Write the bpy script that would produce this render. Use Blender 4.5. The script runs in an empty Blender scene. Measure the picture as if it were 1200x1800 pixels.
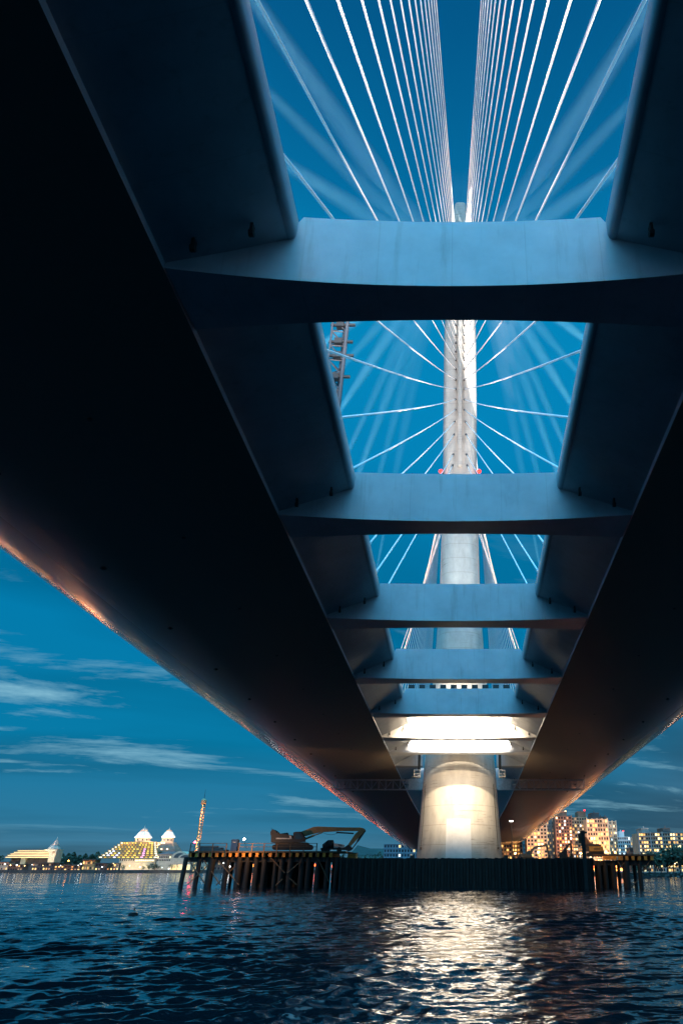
import bpy, bmesh, math, random
import numpy as np
from mathutils import Vector, Matrix
random.seed(7)
SC = bpy.context.scene
COL = SC.collection
R = math.radians

# ------------------------------------------------------------------ camera
F, PX, PY = 1290.0, 811.0, 900.0            # focal length and principal point in pixels of the 1200 x 1800 photograph
TH = math.atan(630.0 / F)                   # pitch: the horizon lies 630 px below the centre
CH = 3.0                                    # eye height above the water
cam_d = bpy.data.cameras.new('camera')
cam = bpy.data.objects.new('camera', cam_d); COL.objects.link(cam)
cam.location = (0, 0, CH); cam.rotation_euler = (R(90) + TH, 0, 0)
cam_d.sensor_fit = 'VERTICAL'; cam_d.sensor_height = 36.0
cam_d.lens = F / 1800.0 * 36.0
cam_d.shift_x = (600.0 - PX) / 1800.0
cam_d.clip_start = 0.1; cam_d.clip_end = 20000
SC.camera = cam
SC.view_settings.view_transform = 'Standard'; SC.view_settings.look = 'None'
SC.view_settings.exposure = 0; SC.view_settings.gamma = 1
SC.render.engine = 'CYCLES'
SC.cycles.use_denoising = True
SC.cycles.max_bounces = 6; SC.cycles.diffuse_bounces = 3; SC.cycles.glossy_bounces = 4
SC.cycles.sample_clamp_indirect = 25.0
SC.cycles.caustics_reflective = False; SC.cycles.caustics_refractive = False

# ------------------------------------------------------------------ dusk sky
W = bpy.data.worlds.new('World'); SC.world = W; W.use_nodes = True
nt = W.node_tree; nt.nodes.clear()
def N(t, **k):
    n = nt.nodes.new(t)
    for a, b in k.items(): setattr(n, a, b)
    return n
L = lambda a, b: nt.links.new(a, b)
def M(op, a, b=None, c=None, clamp=False):
    n = N('ShaderNodeMath', operation=op); n.use_clamp = clamp
    for i, v in enumerate((a, b, c)):
        if v is None: continue
        if isinstance(v, (int, float)): n.inputs[i].default_value = v
        else: L(v, n.inputs[i])
    return n.outputs[0]
def MIXC(f, a, b, mode='MIX'):
    n = N('ShaderNodeMix', data_type='RGBA', blend_type=mode)
    for i, v in ((0, f), (6, a), (7, b)):
        if isinstance(v, (int, float)): n.inputs[i].default_value = v
        elif isinstance(v, tuple): n.inputs[i].default_value = (*v, 1)
        else: L(v, n.inputs[i])
    return n.outputs[2]
def RAMP(fac, stops):
    n = N('ShaderNodeValToRGB'); e = n.color_ramp.elements
    while len(e) < len(stops): e.new(0.5)
    for el, (p, c) in zip(e, stops): el.position = p; el.color = (*c, 1) if len(c) == 3 else c
    L(fac, n.inputs[0]); return n.outputs[0]
def MAPR(v, a, b, c=0.0, d=1.0):
    n = N('ShaderNodeMapRange'); n.clamp = True
    L(v, n.inputs[0])
    for i, x in enumerate((a, b, c, d)): n.inputs[i + 1].default_value = x
    return n.outputs[0]
tc = N('ShaderNodeTexCoord'); sx = N('ShaderNodeSeparateXYZ'); L(tc.outputs['Generated'], sx.inputs[0])
DX, DY, DZ = sx.outputs
el = M('MAXIMUM', DZ, 0.0)
base = RAMP(el, [(0.0, (.075, .195, .285)), (0.05, (.024, .165, .290)), (0.14, (.002, .170, .335)), (0.30, (.0005, .175, .370)),
                 (0.50, (.001, .225, .480)), (0.66, (.001, .240, .500)), (0.76, (.001, .150, .350)), (0.86, (.001, .100, .260)), (1.0, (.001, .060, .17))])
# the right-hand sky is greyer
base = MIXC(MAPR(M('SUBTRACT', DX, M('MULTIPLY', DZ, 0.9)), 0.03, 0.28, 0, 0.8), base, (.060, .125, .185))
# afterglow behind the camera
back = M('MAXIMUM', M('POWER', MAPR(M('MULTIPLY', DY, -1.0), -0.15, 0.9), 1.3), M('MULTIPLY', MAPR(DY, 0.40, -0.25), MAPR(DZ, 0.80, 0.97)))
glow = RAMP(el, [(0.0, (.11, .22, .38)), (0.25, (.06, .20, .38)), (0.5, (.08, .40, .75)), (0.74, (.8, 4.0, 7.0)), (0.95, (1.2, 6.6, 11.2)), (1.0, (1.2, 6.3, 10.6))])
base = MIXC(back, base, MIXC(1.0, base, glow, 'ADD'))
# thin streaks of cloud: noise on a flat layer high above
den = M('ADD', DZ, 0.10)
cu = M('DIVIDE', DX, den); cv = M('DIVIDE', DY, den)
cx = N('ShaderNodeCombineXYZ')
L(M('ADD', M('MULTIPLY', cu, 0.55), M('MULTIPLY', cv, 0.25)), cx.inputs[0])
L(M('ADD', M('MULTIPLY', cv, 1.25), M('MULTIPLY', cu, -0.55)), cx.inputs[1]); cx.inputs[2].default_value = 3.4
nz = N('ShaderNodeTexNoise'); nz.inputs['Scale'].default_value = 1.05; nz.inputs['Detail'].default_value = 8; nz.inputs['Roughness'].default_value = 0.64
nz.inputs['Distortion'].default_value = 0.35
L(cx.outputs[0], nz.inputs['Vector'])
n2 = N('ShaderNodeTexNoise'); n2.inputs['Scale'].default_value = 0.42; n2.inputs['Detail'].default_value = 4
L(cx.outputs[0], n2.inputs['Vector'])
cl = MAPR(nz.outputs[0], 0.52, 0.70)
band = M('MULTIPLY', MAPR(DZ, 0.03, 0.08), MAPR(DZ, 0.46, 0.20))
cl = M('MULTIPLY', M('MULTIPLY', cl, band), 0.85)
shade = M('ADD', 1.0, M('MULTIPLY', MAPR(n2.outputs[0], 0.36, 0.62, -.42, .14), MAPR(DZ, .50, .30)))
sh = N('ShaderNodeVectorMath', operation='SCALE'); L(base, sh.inputs[0]); L(shade, sh.inputs['Scale'])
sky = MIXC(cl, sh.outputs[0], (.27, .56, .70))
# below the horizon the dome only matters under the water sheet
bg = N('ShaderNodeBackground'); L(sky, bg.inputs[0]); bg.inputs[1].default_value = 1.0
wo = N('ShaderNodeOutputWorld'); L(bg.outputs[0], wo.inputs[0])

# ------------------------------------------------------------------ helpers
CT, ST = math.cos(TH), math.sin(TH)
def ray(px, py):
    a = (px - PX) / F; b = (PY - py) / F
    return Vector((a, CT - b * ST, ST + b * CT))
def at(px, py, Y):
    r = ray(px, py); t = Y / r.y
    return Vector((r.x * t, Y, CH + r.z * t))

def mat(name, base, rough=0.6, metal=0.0, var=0.0, scale=1.0, bump=0.0, bscale=8.0, emit=None, estr=0.0, spec=0.5, dirt=None, stretch=(1, 1, 1)):
    m = bpy.data.materials.new(name); m.use_nodes = True
    t = m.node_tree; b = t.nodes['Principled BSDF']
    b.inputs['Base Color'].default_value = (*base, 1); b.inputs['Roughness'].default_value = rough
    b.inputs['Metallic'].default_value = metal; b.inputs['Specular IOR Level'].default_value = spec
    if emit: b.inputs['Emission Color'].default_value = (*emit, 1); b.inputs['Emission Strength'].default_value = estr
    if var or bump:
        c = t.nodes.new('ShaderNodeTexCoord'); mp = t.nodes.new('ShaderNodeMapping'); mp.inputs['Scale'].default_value = stretch
        t.links.new(c.outputs['Object'], mp.inputs[0])
        n = t.nodes.new('ShaderNodeTexNoise'); n.inputs['Scale'].default_value = scale; n.inputs['Detail'].default_value = 7; n.inputs['Roughness'].default_value = .62
        t.links.new(mp.outputs[0], n.inputs['Vector'])
        if var:
            r = t.nodes.new('ShaderNodeValToRGB')
            d = dirt or tuple(x * (1 - var) for x in base)
            r.color_ramp.elements[0].position = .32; r.color_ramp.elements[0].color = (*d, 1)
            r.color_ramp.elements[1].position = .68; r.color_ramp.elements[1].color = (*[min(1, x * (1 + var * .5)) for x in base], 1)
            t.links.new(n.outputs[0], r.inputs[0]); t.links.new(r.outputs[0], b.inputs['Base Color'])
        if bump:
            n3 = t.nodes.new('ShaderNodeTexNoise'); n3.inputs['Scale'].default_value = bscale; n3.inputs['Detail'].default_value = 5
            t.links.new(mp.outputs[0], n3.inputs['Vector'])
            bp = t.nodes.new('ShaderNodeBump'); bp.inputs['Strength'].default_value = bump; bp.inputs['Distance'].default_value = .05
            t.links.new(n3.outputs[0], bp.inputs['Height']); t.links.new(bp.outputs[0], b.inputs['Normal'])
    return m

class MB:
    """collects verts and faces, then links them as ONE mesh object"""
    def __init__(s): s.v = []; s.f = []
    def add(s, vs, fs):
        o = len(s.v); s.v += [tuple(v) for v in vs]; s.f += [tuple(i + o for i in f) for f in fs]; return s
    def box(s, x0, x1, y0, y1, z0, z1):
        vs = [(x, y, z) for z in (z0, z1) for y in (y0, y1) for x in (x0, x1)]
        return s.add(vs, [(0, 2, 3, 1), (4, 5, 7, 6), (0, 1, 5, 4), (2, 6, 7, 3), (0, 4, 6, 2), (1, 3, 7, 5)])
    def tube(s, a, b, r, r2=None, n=8, caps=True):
        a = Vector(a); b = Vector(b); d = (b - a).normalized(); r2 = r if r2 is None else r2
        u = d.orthogonal().normalized(); w = d.cross(u)
        vs = []
        for p, rr in ((a, r), (b, r2)):
            for i in range(n):
                t = 2 * math.pi * i / n; vs.append(p + (u * math.cos(t) + w * math.sin(t)) * rr)
        fs = [(i, (i + 1) % n, n + (i + 1) % n, n + i) for i in range(n)]
        if caps: fs += [tuple(range(n - 1, -1, -1)), tuple(range(n, 2 * n))]
        return s.add(vs, fs)
    def prism(s, pts, off):
        """closed outline (3D points) pushed along off"""
        n = len(pts); off = Vector(off); P = [Vector(p) for p in pts]
        vs = P + [p + off for p in P]
        fs = [tuple(range(n)), tuple(range(2 * n - 1, n - 1, -1))] + [(i, n + i, n + (i + 1) % n, (i + 1) % n) for i in range(n)]
        return s.add(vs, fs)
    def lathe(s, c, prof, n=12):
        c = Vector(c); vs = []; k = len(prof)
        for r, z in prof:
            for i in range(n):
                t = 2 * math.pi * (i + .5) / n; vs.append(c + Vector((r * math.cos(t), r * math.sin(t), z)))
        fs = [(j * n + i, j * n + (i + 1) % n, (j + 1) * n + (i + 1) % n, (j + 1) * n + i) for j in range(k - 1) for i in range(n)]
        fs += [tuple(range(n - 1, -1, -1)), tuple(range((k - 1) * n, k * n))]
        return s.add(vs, fs)
    def build(s, name, m, parent=None, smooth=False, kind=None, loc=None):
        me = bpy.data.meshes.new(name)
        vs = s.v
        if loc is not None: vs = [(v[0] - loc[0], v[1] - loc[1], v[2] - loc[2]) for v in vs]
        me.from_pydata(vs, [], s.f)
        bm = bmesh.new(); bm.from_mesh(me); bmesh.ops.recalc_face_normals(bm, faces=bm.faces); bm.to_mesh(me); bm.free()
        me.materials.append(m)
        if smooth: me.polygons.foreach_set('use_smooth', [True] * len(me.polygons))
        o = bpy.data.objects.new(name, me); COL.objects.link(o)
        if loc is not None: o.location = loc
        if parent is not None: o.parent = parent
        if kind: o['kind'] = kind
        return o
def tag(o, label, cat, group=None):
    o['label'] = label; o['category'] = cat
    if group: o['group'] = group
    return o
def empty(name, loc=(0, 0, 0), label=None, cat=None, group=None):
    # things keep world coordinates in their parts: the empty marks the base and the parts are offset back
    o = bpy.data.objects.new(name, None); COL.objects.link(o); o.location = loc; o.empty_display_size = .5
    if label: tag(o, label, cat, group)
    return o
def part(mb, name, m, root, smooth=False, kind=None):
    """part under a thing whose empty sits at root.location (root itself top-level)"""
    o = mb.build(name, m, None, smooth, kind)
    base = Vector((0, 0, 0)); p = root
    while p is not None: base += p.location; p = p.parent
    o.data.transform(Matrix.Translation(-base)); o.parent = root
    return o
def autosmooth(o, deg=35):
    me = o.data; me.polygons.foreach_set('use_smooth', [True] * len(me.polygons))
    me.set_sharp_from_angle(angle=R(deg))
def spot(name, loc, target, power, cone, blend=.3, color=(1, .85, .65), radius=.3, parent=None):
    d = bpy.data.lights.new(name, 'SPOT'); d.energy = power; d.color = color; d.spot_size = R(cone); d.spot_blend = blend; d.shadow_soft_size = radius
    o = bpy.data.objects.new(name, d); COL.objects.link(o)
    o.location = loc; o.rotation_euler = (Vector(target) - Vector(loc)).to_track_quat('-Z', 'Y').to_euler()
    if parent is not None:
        base = Vector((0, 0, 0)); p = parent
        while p is not None: base += p.location; p = p.parent
        o.location = Vector(loc) - base; o.parent = parent
    return o
def plamp(name, loc, power, color=(1, .7, .35), radius=.4, parent=None, tilt=.12):
    # wall-wash lamp: a wide floodlight turned away from the river, towards what stands behind it
    return spot(name, loc, Vector(loc) + Vector((0, 1, tilt)), power, 165, .4, color, radius, parent)

# ------------------------------------------------------------------ materials
def paint_material(name, axis, step):
    """pale bridge paint, satin: blotches, faint run-off streaks and plate seams every few metres"""
    m = bpy.data.materials.new(name); m.use_nodes = True
    t = m.node_tree; b = t.nodes['Principled BSDF']; ln = t.links.new
    c = t.nodes.new('ShaderNodeTexCoord')
    def noise(sc, det, stv):
        mp = t.nodes.new('ShaderNodeMapping'); mp.inputs['Scale'].default_value = stv; ln(c.outputs['Object'], mp.inputs[0])
        n = t.nodes.new('ShaderNodeTexNoise'); n.inputs['Scale'].default_value = sc; n.inputs['Detail'].default_value = det; n.inputs['Roughness'].default_value = .62
        ln(mp.outputs[0], n.inputs['Vector']); return n.outputs[0]
    def mth(op, a, bb):
        q = t.nodes.new('ShaderNodeMath'); q.operation = op
        for i, v in enumerate((a, bb)):
            if isinstance(v, (int, float)): q.inputs[i].default_value = v
            else: ln(v, q.inputs[i])
        return q.outputs[0]
    n = noise(.35, 8, (1, 1, 1))
    r = t.nodes.new('ShaderNodeValToRGB'); r.color_ramp.elements[0].position = .3; r.color_ramp.elements[0].color = (.40, .41, .43, 1)
    r.color_ramp.elements[1].position = .7; r.color_ramp.elements[1].color = (.53, .54, .56, 1); ln(n, r.inputs[0])
    st = t.nodes.new('ShaderNodeMapRange'); st.inputs[1].default_value = .56; st.inputs[2].default_value = .78; ln(noise(1.6, 5, (1, 1, .10)), st.inputs[0])
    sp = t.nodes.new('ShaderNodeSeparateXYZ'); ln(c.outputs['Object'], sp.inputs[0])
    seam = mth('LESS_THAN', mth('PINGPONG', sp.outputs[axis], step), .035)
    mx = t.nodes.new('ShaderNodeMix'); mx.data_type = 'RGBA'; mx.blend_type = 'MULTIPLY'; mx.inputs[7].default_value = (.42, .36, .30, 1)
    ln(mth('MAXIMUM', mth('MULTIPLY', st.outputs[0], .40), mth('MULTIPLY', seam, .16)), mx.inputs[0]); ln(r.outputs[0], mx.inputs[6]); ln(mx.outputs[2], b.inputs['Base Color'])
    b.inputs['Roughness'].default_value = .38; b.inputs['Specular IOR Level'].default_value = .5
    bp = t.nodes.new('ShaderNodeBump'); bp.inputs['Strength'].default_value = .35; bp.inputs['Distance'].default_value = .04
    ln(mth('ADD', noise(.55, 2, (1, 1, 1)), mth('MULTIPLY', seam, -.15)), bp.inputs['Height']); ln(bp.outputs[0], b.inputs['Normal'])
    return m
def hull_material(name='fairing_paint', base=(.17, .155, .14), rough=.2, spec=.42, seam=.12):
    """paint on the curved soffit plates, warm light mixed into its base: glossier, with plate buckles that smear reflections"""
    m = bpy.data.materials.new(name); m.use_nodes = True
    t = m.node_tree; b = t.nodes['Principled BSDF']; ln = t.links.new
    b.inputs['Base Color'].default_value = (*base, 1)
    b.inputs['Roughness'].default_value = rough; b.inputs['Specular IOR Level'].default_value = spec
    c = t.nodes.new('ShaderNodeTexCoord'); mp = t.nodes.new('ShaderNodeMapping'); mp.inputs['Scale'].default_value = (.9, .055, .9)
    ln(c.outputs['Object'], mp.inputs[0])
    n = t.nodes.new('ShaderNodeTexNoise'); n.inputs['Scale'].default_value = 1.1; n.inputs['Detail'].default_value = 6; n.inputs['Roughness'].default_value = .55
    ln(mp.outputs[0], n.inputs['Vector'])
    bp = t.nodes.new('ShaderNodeBump'); bp.inputs['Strength'].default_value = .14; bp.inputs['Distance'].default_value = .08
    ln(n.outputs[0], bp.inputs['Height'])
    # the outer edge plates carry the glossier coat
    sx_ = t.nodes.new('ShaderNodeSeparateXYZ'); ln(c.outputs['Object'], sx_.inputs[0])
    ab = t.nodes.new('ShaderNodeMath'); ab.operation = 'ABSOLUTE'; ln(sx_.outputs[0], ab.inputs[0])
    for inp, a_, b_ in (('Specular IOR Level', .05, spec), ('Roughness', .48, rough)):
        mr = t.nodes.new('ShaderNodeMapRange'); mr.interpolation_type = 'SMOOTHSTEP'; mr.inputs[1].default_value = 30; mr.inputs[2].default_value = 43; mr.inputs[3].default_value = a_; mr.inputs[4].default_value = b_
        ln(ab.outputs[0], mr.inputs[0]); ln(mr.outputs[0], b.inputs[inp])
    # welded plate seams every few metres
    w = t.nodes.new('ShaderNodeTexWave'); w.wave_type = 'BANDS'; w.bands_direction = 'Y'; w.inputs['Scale'].default_value = .105; w.inputs['Distortion'].default_value = .4
    ln(c.outputs['Object'], w.inputs['Vector'])
    rr = t.nodes.new('ShaderNodeValToRGB'); rr.color_ramp.elements[0].position = .985; rr.color_ramp.elements[0].color = (0, 0, 0, 1); rr.color_ramp.elements[1].position = 1.0
    ln(w.outputs['Fac'], rr.inputs[0])
    b2 = t.nodes.new('ShaderNodeBump'); b2.inputs['Strength'].default_value = seam; b2.inputs['Distance'].default_value = .02
    ln(rr.outputs[0], b2.inputs['Height']); ln(bp.outputs[0], b2.inputs['Normal']); ln(b2.outputs[0], b.inputs['Normal'])
    return m
def concrete_material(name, base, joint=4.0):
    m = bpy.data.materials.new(name); m.use_nodes = True
    t = m.node_tree; b = t.nodes['Principled BSDF']; ln = t.links.new
    c = t.nodes.new('ShaderNodeTexCoord')
    n = t.nodes.new('ShaderNodeTexNoise'); n.inputs['Scale'].default_value = .5; n.inputs['Detail'].default_value = 9; n.inputs['Roughness'].default_value = .65
    mp = t.nodes.new('ShaderNodeMapping'); mp.inputs['Scale'].default_value = (1, 1, .45)
    ln(c.outputs['Object'], mp.inputs[0]); ln(mp.outputs[0], n.inputs['Vector'])
    r = t.nodes.new('ShaderNodeValToRGB'); r.color_ramp.elements[0].position = .3; r.color_ramp.elements[0].color = (*[x * .72 for x in base], 1)
    r.color_ramp.elements[1].position = .66; r.color_ramp.elements[1].color = (*base, 1)
    ln(n.outputs[0], r.inputs[0])
    # board marks and pour joints
    sp = t.nodes.new('ShaderNodeSeparateXYZ'); ln(c.outputs['Object'], sp.inputs[0])
    def mth(op, a, bb):
        q = t.nodes.new('ShaderNodeMath'); q.operation = op
        for i, v in enumerate((a, bb)):
            if isinstance(v, (int, float)): q.inputs[i].default_value = v
            else: ln(v, q.inputs[i])
        return q.outputs[0]
    j = mth('LESS_THAN', mth('MODULO', sp.outputs[2], joint), .10)
    st = t.nodes.new('ShaderNodeTexNoise'); st.inputs['Scale'].default_value = 1.0; st.inputs['Detail'].default_value = 4
    m2 = t.nodes.new('ShaderNodeMapping'); m2.inputs['Scale'].default_value = (.22, .22, 3.2); ln(c.outputs['Object'], m2.inputs[0]); ln(m2.outputs[0], st.inputs['Vector'])
    marks = t.nodes.new('ShaderNodeMapRange'); marks.inputs[1].default_value = .60; marks.inputs[2].default_value = .68; ln(st.outputs[0], marks.inputs[0])
    pn = t.nodes.new('ShaderNodeTexNoise'); pn.inputs['Scale'].default_value = .09; ln(c.outputs['Object'], pn.inputs['Vector'])
    pm = t.nodes.new('ShaderNodeMapRange'); pm.inputs[1].default_value = .48; pm.inputs[2].default_value = .60; ln(pn.outputs[0], pm.inputs[0])
    mk = mth('MULTIPLY', mth('MULTIPLY', marks.outputs[0], pm.outputs[0]), .55)
    mx = t.nodes.new('ShaderNodeMix'); mx.data_type = 'RGBA'; mx.blend_type = 'MULTIPLY'
    ln(mth('MAXIMUM', mth('MULTIPLY', j, .45), mk), mx.inputs[0]); ln(r.outputs[0], mx.inputs[6]); mx.inputs[7].default_value = (.35, .33, .31, 1)
    ln(mx.outputs[2], b.inputs['Base Color']); b.inputs['Roughness'].default_value = .8
    bp = t.nodes.new('ShaderNodeBump'); bp.inputs['Strength'].default_value = .25; bp.inputs['Distance'].default_value = .05
    ln(n.outputs[0], bp.inputs['Height']); ln(bp.outputs[0], b.inputs['Normal'])
    return m
def water_material():
    m = bpy.data.materials.new('river_water'); m.use_nodes = True
    t = m.node_tree; b = t.nodes['Principled BSDF']; ln = t.links.new
    b.inputs['Base Color'].default_value = (.004, .012, .018, 1); b.inputs['Roughness'].default_value = .06; b.inputs['IOR'].default_value = 1.333
    c = t.nodes.new('ShaderNodeTexCoord')
    # small chop: slopes drawn from noise, so far water keeps its glitter
    g = t.nodes.new('ShaderNodeNewGeometry'); acc = g.outputs['Normal']
    for sc, stv, amp, det in ((1.1, (.7, 1.25, 1), .40, 3), (3.6, (.7, 1.3, 1), .46, 3), (11.0, (.7, 1.3, 1), .22, 1)):
        mp = t.nodes.new('ShaderNodeMapping'); mp.inputs['Scale'].default_value = stv; mp.inputs['Rotation'].default_value = (0, 0, R(-16)); mp.inputs['Location'].default_value = (sc * 3, 1, 0)
        ln(c.outputs['Object'], mp.inputs[0])
        n = t.nodes.new('ShaderNodeTexNoise'); n.inputs['Scale'].default_value = sc; n.inputs['Detail'].default_value = det; n.inputs['Distortion'].default_value = .2
        ln(mp.outputs[0], n.inputs['Vector'])
        sb = t.nodes.new('ShaderNodeVectorMath'); sb.operation = 'SUBTRACT'; ln(n.outputs['Color'], sb.inputs[0]); sb.inputs[1].default_value = (.5, .5, .5)
        ml = t.nodes.new('ShaderNodeVectorMath'); ml.operation = 'MULTIPLY'; ln(sb.outputs[0], ml.inputs[0]); ml.inputs[1].default_value = (amp * .8, amp, 0)
        ad = t.nodes.new('ShaderNodeVectorMath'); ad.operation = 'ADD'; ln(acc, ad.inputs[0]); ln(ml.outputs[0], ad.inputs[1]); acc = ad.outputs[0]
    nm = t.nodes.new('ShaderNodeVectorMath'); nm.operation = 'NORMALIZE'; ln(acc, nm.inputs[0]); ln(nm.outputs[0], b.inputs['Normal'])
    return m
PAINT = paint_material('web_paint', 1, 3.1); BEAMP = paint_material('beam_paint', 0, 1.9); SOFF = hull_material('soffit_paint_warmlit', (.29, .23, .175), .15, .6, .2)  # soffit base is browned: warm light put into the colour of grey paint
CONC = concrete_material('mast_concrete', (.47, .43, .375)); 
CABLE = mat('cable_sheath', (.88, .86, .84), .4)
SOCKET = mat('dark_socket', (.03, .03, .035), .6)
STEELW = mat('pale_steel', (.55, .56, .58), .45, var=.25, scale=2)
LIPM = mat('edge_paint', (.26, .30, .34), .3, var=.12, scale=.8)
RUST = mat('rusty_steel', (.13, .075, .04), .75, var=.6, scale=1.5, bump=.4)
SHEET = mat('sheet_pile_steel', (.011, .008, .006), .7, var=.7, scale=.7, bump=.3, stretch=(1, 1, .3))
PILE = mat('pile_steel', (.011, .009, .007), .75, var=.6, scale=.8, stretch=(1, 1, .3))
TIMBER = mat('deck_timber', (.085, .050, .022), .8, var=.5, scale=1.2)
YELST = mat('yellow_paint_worn', (.62, .23, .02), .6, var=.55, scale=1.6)
YELLOW = mat('machine_yellow', (.42, .22, .03), .45, var=.35, scale=1.5)
OCHRE = mat('boom_ochre', (.34, .19, .07), .5, var=.4, scale=1)
DARK = mat('dark_machine', (.018, .018, .018), .6, var=.4, scale=2)
RUBBER = mat('track_black', (.012, .012, .012), .8)
GLASS = mat('cab_glass', (.02, .03, .035), .1)
PALE = mat('pale_paint', (.45, .43, .40), .5, var=.3, scale=2)
BLUE = mat('toilet_blue', (.02, .06, .14), .5)
EARTH = mat('fill_earth', (.07, .055, .04), .9, var=.5, scale=.5, bump=.5)
STONE = mat('bank_stone', (.06, .055, .05), .9, var=.6, scale=.4, bump=.6, bscale=1.5)
LAND = mat('bank_land', (.035, .035, .028), .95, var=.5, scale=.05)
LEAF = mat('leaves', (.028, .038, .014), .7, var=.6, scale=.6)
BARK = mat('bark', (.05, .04, .03), .9)
def lampm(name, c, s): return mat(name, c, .5, emit=c, estr=s)
RED = lampm('red_beacon', (1, .02, .012), 5); WARM = lampm('warm_lamp', (1, .62, .25), 8); WHITE = lampm('white_lamp', (1, .95, .85), 8)
ORANGE = lampm('orange_lamp', (1, .35, .06), 14)

# ------------------------------------------------------------------ the bridge
XA = -.5                                        # bridge axis
def zb(Y): return CH + 27.0 - .02 * Y           # soffit height at the inner edge
def hg(Y): return 13.75 + .0115 * min(Y, 260)   # half width between the inner soffit edges
def lip(Y): return 7.55 + .0175 * min(Y, 260)   # half width of the open slot
BR = empty('cable_stayed_bridge', (XA, 190, 0), 'long white cable stayed bridge with twin box girders and one tall floodlit mast', 'bridge')
YS = [-90, -60, -40, -25, -10, 0] + list(range(8, 260, 6)) + list(range(270, 640, 18))
def loft(prof, side, name, m, ang=30, closed=False):
    """sweep a cross-section along the deck; prof(Y) gives (x from axis, z above soffit)"""
    mb = MB(); k = None
    for Y in YS:
        p = prof(Y); k = len(p)
        for x, z in p: mb.v.append((XA + side * x, Y, zb(Y) + z))
    kk = k if closed else k - 1
    for i in range(len(YS) - 1):
        for j in range(kk):
            a = i * k + j; b = i * k + (j + 1) % k; mb.f.append((a, b, b + k, a + k))
    if closed:
        mb.f.append(tuple(range(k))); mb.f.append(tuple(range((len(YS) - 1) * k, len(YS) * k)))
    o = part(mb, name, m, BR); autosmooth(o, ang); return o
HP = [(24, .03), (30, .10), (34.5, .22), (37.5, .45), (39.6, .85), (41.2, 1.4), (42.5, 2.1), (43.5, 2.9), (44.1, 3.8), (44.3, 4.45), (44.0, 4.9), (43.2, 5.2)]
def soffit(Y, d=0.0): return [(hg(Y), 0.0), (hg(Y) + .4, 0.0), (hg(Y) + 4, .0)] + [(x - (d if x > 40 else d * .5), z) for x, z in HP]
def web(Y):
    g, l = hg(Y), lip(Y)
    return [(g - .004, -.04), (g - .03, .36), (g - .05, .36), (l + .55, 2.72), (l + .42, 2.76)]
def edge(Y):
    l = lip(Y)
    return [(l + .42, 2.74), (l + .22, 2.76), (l + .07, 2.88), (l, 3.12), (l, 4.15), (l + .12, 4.36), (l + .4, 4.45), (l + .4, 3.4)]
def deck(Y):
    return [(lip(Y) + .4, 4.43), (lip(Y) + .6, 4.5), (hg(Y) + 6, 4.7), (36, 4.9), (42.2, 5.15), (42.2, 4.6), (40, 3.6), (lip(Y) + 2, 3.4)]
for s in (-1, 1):
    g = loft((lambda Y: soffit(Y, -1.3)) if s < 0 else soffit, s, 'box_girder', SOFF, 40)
    for nm, pf, mm, an in (('inclined_web', web, PAINT, 25), ('slot_edge', edge, LIPM, 60), ('deck_slab', deck, PAINT, 30)):
        o = loft(pf, s, nm, mm, an); w = o.location.copy(); o.parent = g
    # lifting lugs along the web foot
    for Y in (27, 53.6, 79, 105, 129, 152, 170):
        for q, (dx, dz) in enumerate(((-1.6, .95), (-4.3, 1.95))):
            mb = MB(); x = XA + s * (hg(Y) + dx)
            mb.box(x - .07, x + .07, Y - .95, Y - .55, zb(Y) + dz - .45, zb(Y) + dz + .1)
            mb.tube((x - .12, Y - .75, zb(Y) + dz - .42), (x + .12, Y - .75, zb(Y) + dz - .42), .2)
            o = part(mb, 'lifting_lug', DARK, BR); o.parent = g

for s in (-1, 1):
    gg = [o for o in bpy.data.objects if o.name.startswith('box_girder') and o.parent == BR][0 if s < 0 else 1]
    for i, Y in enumerate(range(22, 240, 18)):
        for x_ in (23.5, 33.5):
            mb = MB(); x = XA + s * x_; z = zb(Y + 7 * (x_ > 30)) + .1; y = Y + 7 * (x_ > 30)
            mb.tube((x, y, z + .2), (x, y, z - .16), .16, n=10); mb.tube((x, y, z - .02), (x, y, z - .05), .32, n=12)
            o = part(mb, 'drain_outlet', DARK, BR); o.parent = gg
BEAMS = (27, 53.6, 79, 105, 129, 152, 170)
BM = []
def crossbeam(Y, xa=-1.0, xb=1.0):
    g, l = hg(Y), lip(Y); n = 36 if xb - xa > 1.5 else 10; mb = MB()
    for i in range(n + 1):
        x = (g - .05) * (xa + (xb - xa) * i / n)
        u = abs(x) / g; k = 1 - u ** 2.0
        yf = Y + 1.25 * k; yb = Y + 4.6 - .8 * k
        zt = 4.22 + .25 * k if abs(x) <= l + .3 else 3.1 + (abs(x) - l - .3) / (g - l - .3) * (-2.7)
        for y, z in ((yf, .02), (yf, zt), (yb, zt), (yb, .02)): mb.v.append((XA + x, y, zb(Y) + z))
    for i in range(n):
        for j in range(4):
            a = i * 4 + j; b = i * 4 + (j + 1) % 4; mb.f.append((a, b, b + 4, a + 4))
    mb.f.append((0, 1, 2, 3)); mb.f.append(tuple(n * 4 + q for q in range(4)))
    o = part(mb, 'crossbeam', BEAMP, BR); autosmooth(o, 40); return o
for Y in BEAMS: BM.append(crossbeam(Y))
crossbeam(190, -1.0, -.58); crossbeam(190, .58, 1.0)
crossbeam(225); 

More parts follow.
